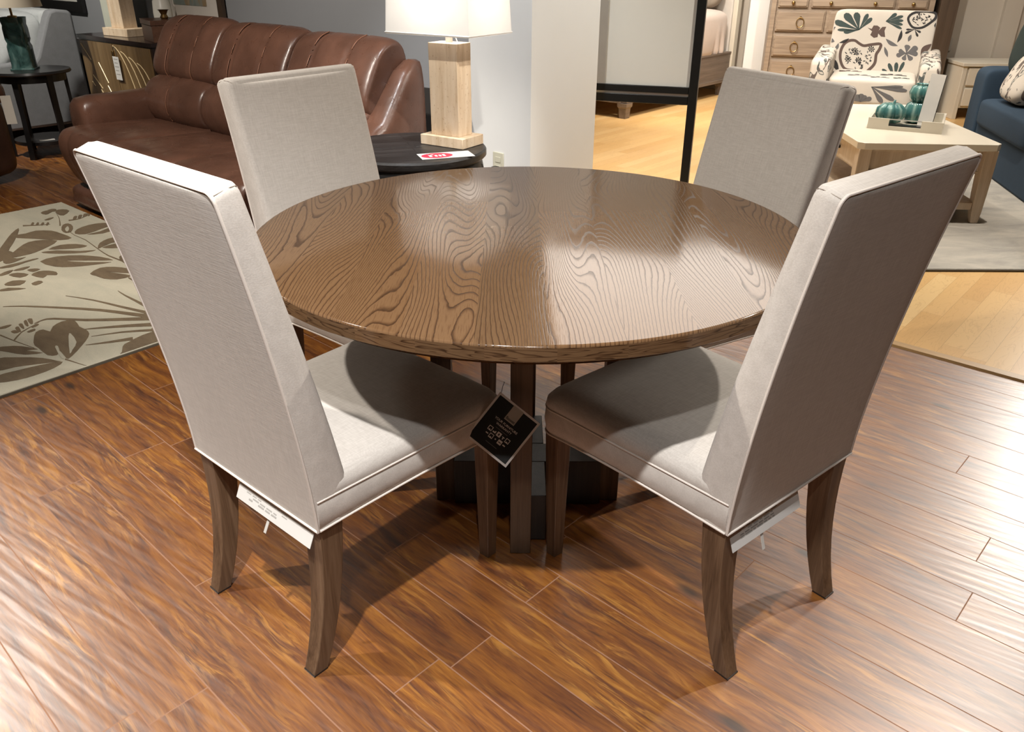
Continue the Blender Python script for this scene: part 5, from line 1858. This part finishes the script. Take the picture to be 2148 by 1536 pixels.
pv = thing('pumpkin_vase', 'squat teal ribbed ceramic pumpkin on the tray', 'ornament', (2.234, 4.907, 0.4605), 0.3)
mb = MB()
mb.lathe([(0.030, 0), (0.062, 0.012), (0.086, 0.050), (0.080, 0.088), (0.052, 0.112), (0.022, 0.108), (0.016, 0.098)], 96, squash=lobes(8, 0.16))
build('ribbed_body', mb, M['teal'], pv, smooth=70)
mb = MB()
mb.tube([(0.010, 0, 0.10), (0.012, 0.0, 0.118), (0.020, 0.004, 0.130)], 0.009, 8, taper=lambda q: 1 - 0.35 * q)
build('stem', mb, M['teal'], pv)
gv = thing('gourd_vase', 'tall teal double-gourd vase behind the white card on the tray', 'vase', (2.397, 4.928, 0.4605), 0.1)
mb = MB()
mb.lathe([(0.035, 0), (0.066, 0.014), (0.078, 0.060), (0.062, 0.105), (0.040, 0.122), (0.056, 0.140), (0.064, 0.172), (0.052, 0.205), (0.036, 0.214), (0.038, 0.222), (0.030, 0.220), (0.028, 0.205)], 96, squash=lobes(8, 0.10))
build('ribbed_body', mb, M['teal'], gv, smooth=70)
bk_ = MB()
bk_.box(-0.10, 0.10, -0.03, 0.03, 0, 0.014)
tag(build('black_book', bk_, M['black_lacquer'], None, loc=(2.265, 4.765, 0.4605), rot=math.radians(-28)), 'slim dark book lying in the tray in front of the teal pumpkin', 'book')
sg_ = thing('sign_card', 'upright white price card leaning in the tray beside the teal gourd vase', 'price card', (2.395, 4.80, 0.462), math.radians(-58))
mb = MB()
mb.prism([(-0.045, 0.0, 0.0), (0.045, 0.0, 0.0), (0.045, 0.035, 0.285), (-0.045, 0.035, 0.285)], (0, 0.002, 0))
build('paper', mb, M['white_paper'], sg_, smooth=0)
mb = MB()
mb.prism([(-0.045, 0.003, 0.0), (0.045, 0.003, 0.0), (0.045, 0.0375, 0.282), (-0.045, 0.0375, 0.282)], (0, 0.005, 0))
build('holder', mb, M['ink'], sg_, smooth=0)

# ================================================================== navy sofa
nv = thing('navy_sofa', 'navy blue upholstered sofa at the right edge', 'sofa', (3.35, 6.12, 0.012), math.radians(-101.4))
# local x towards the camera, local y towards the sofa's back
mb = MB()
mb.box(0.0, 2.3, 0.02, 0.92, 0.0, 0.29)
build('base', mb, M['navy'], nv, bevel=0.015)
mb = MB()
mb.pillow((0.10, 0.46, 0.33), (0.23, 0.93, 0.625), 0.16, 0.12, nu=48, nv=24)
build('arm', mb, M['navy'], nv, smooth=70)
mb = MB()
mb.box(0.0, 2.3, 0.74, 0.93, 0.0, 0.80)
build('back', mb, M['navy'], nv, bevel=0.05, seg=4)
for k in range(2):
    mb = MB()
    mb.pillow((0.21 + 0.50 + k * 1.0, 0.375, 0.36), (0.99, 0.78, 0.20), 0.28, 0.13, nu=64, nv=24)
    build('seat_cushion', mb, M['navy'], nv, smooth=70)
pl = MB()
pl.pillow((0, 0, 0), (0.46, 0.16, 0.46), 0.6, 0.5)
nM = Matrix.Translation((3.35, 6.12, 0.012)) @ Matrix.Rotation(math.radians(-101.4), 4, 'Z')
o = build('throw_pillow', pl, M['dark_green'], None, smooth=70)
o.matrix_world = nM @ Matrix.Translation((0.31, 0.31, 0.80)) @ Matrix.Rotation(math.radians(35), 4, 'Z') @ Matrix.Rotation(math.radians(-14), 4, 'X')
tag(o, 'dark green ribbed throw pillow at the back of the navy sofa', 'pillow')
pl2 = MB()
pl2.pillow((0, 0, 0), (0.40, 0.15, 0.32), 0.6, 0.5)
o = build('throw_pillow', pl2, M['print'], None, smooth=70)
o.matrix_world = nM @ Matrix.Translation((0.58, 0.13, 0.62)) @ Matrix.Rotation(math.radians(-24), 4, 'X')
tag(o, 'black and white leaf-print throw pillow on the navy sofa seat', 'pillow')

# ================================================================== white nightstand
ns = thing('white_nightstand', 'cream white nightstand with a drawer in the corner behind the navy sofa', 'nightstand', (4.09, 7.72, 0), math.radians(-4))
mb = MB()
mb.box(-0.01, 0.61, -0.015, 0.44, 0.465, 0.495)
build('top', mb, M['cream_lacquer'], ns, bevel=0.003)
mb = MB()
mb.box(0.0, 0.04, 0.0, 0.42, 0.0, 0.465)
mb.box(0.56, 0.60, 0.0, 0.42, 0.0, 0.465)
mb.box(0.04, 0.56, 0.015, 0.42, 0.10, 0.465)
build('body', mb, M['cream_lacquer'], ns, bevel=0.003)
mb = MB()
mb.box(0.055, 0.545, -0.004, 0.0145, 0.30, 0.45)
d = build('drawer', mb, M['cream_lacquer'], ns, bevel=0.004)
mb = MB()
mb.box(0.275, 0.325, -0.03, -0.004, 0.365, 0.385)
build('knob', mb, M['black_metal'], d, bevel=0.004)
mb = MB()
mb.box(0.055, 0.545, -0.002, 0.0145, 0.12, 0.275)
build('door', mb, M['cream_lacquer'], ns, bevel=0.004)
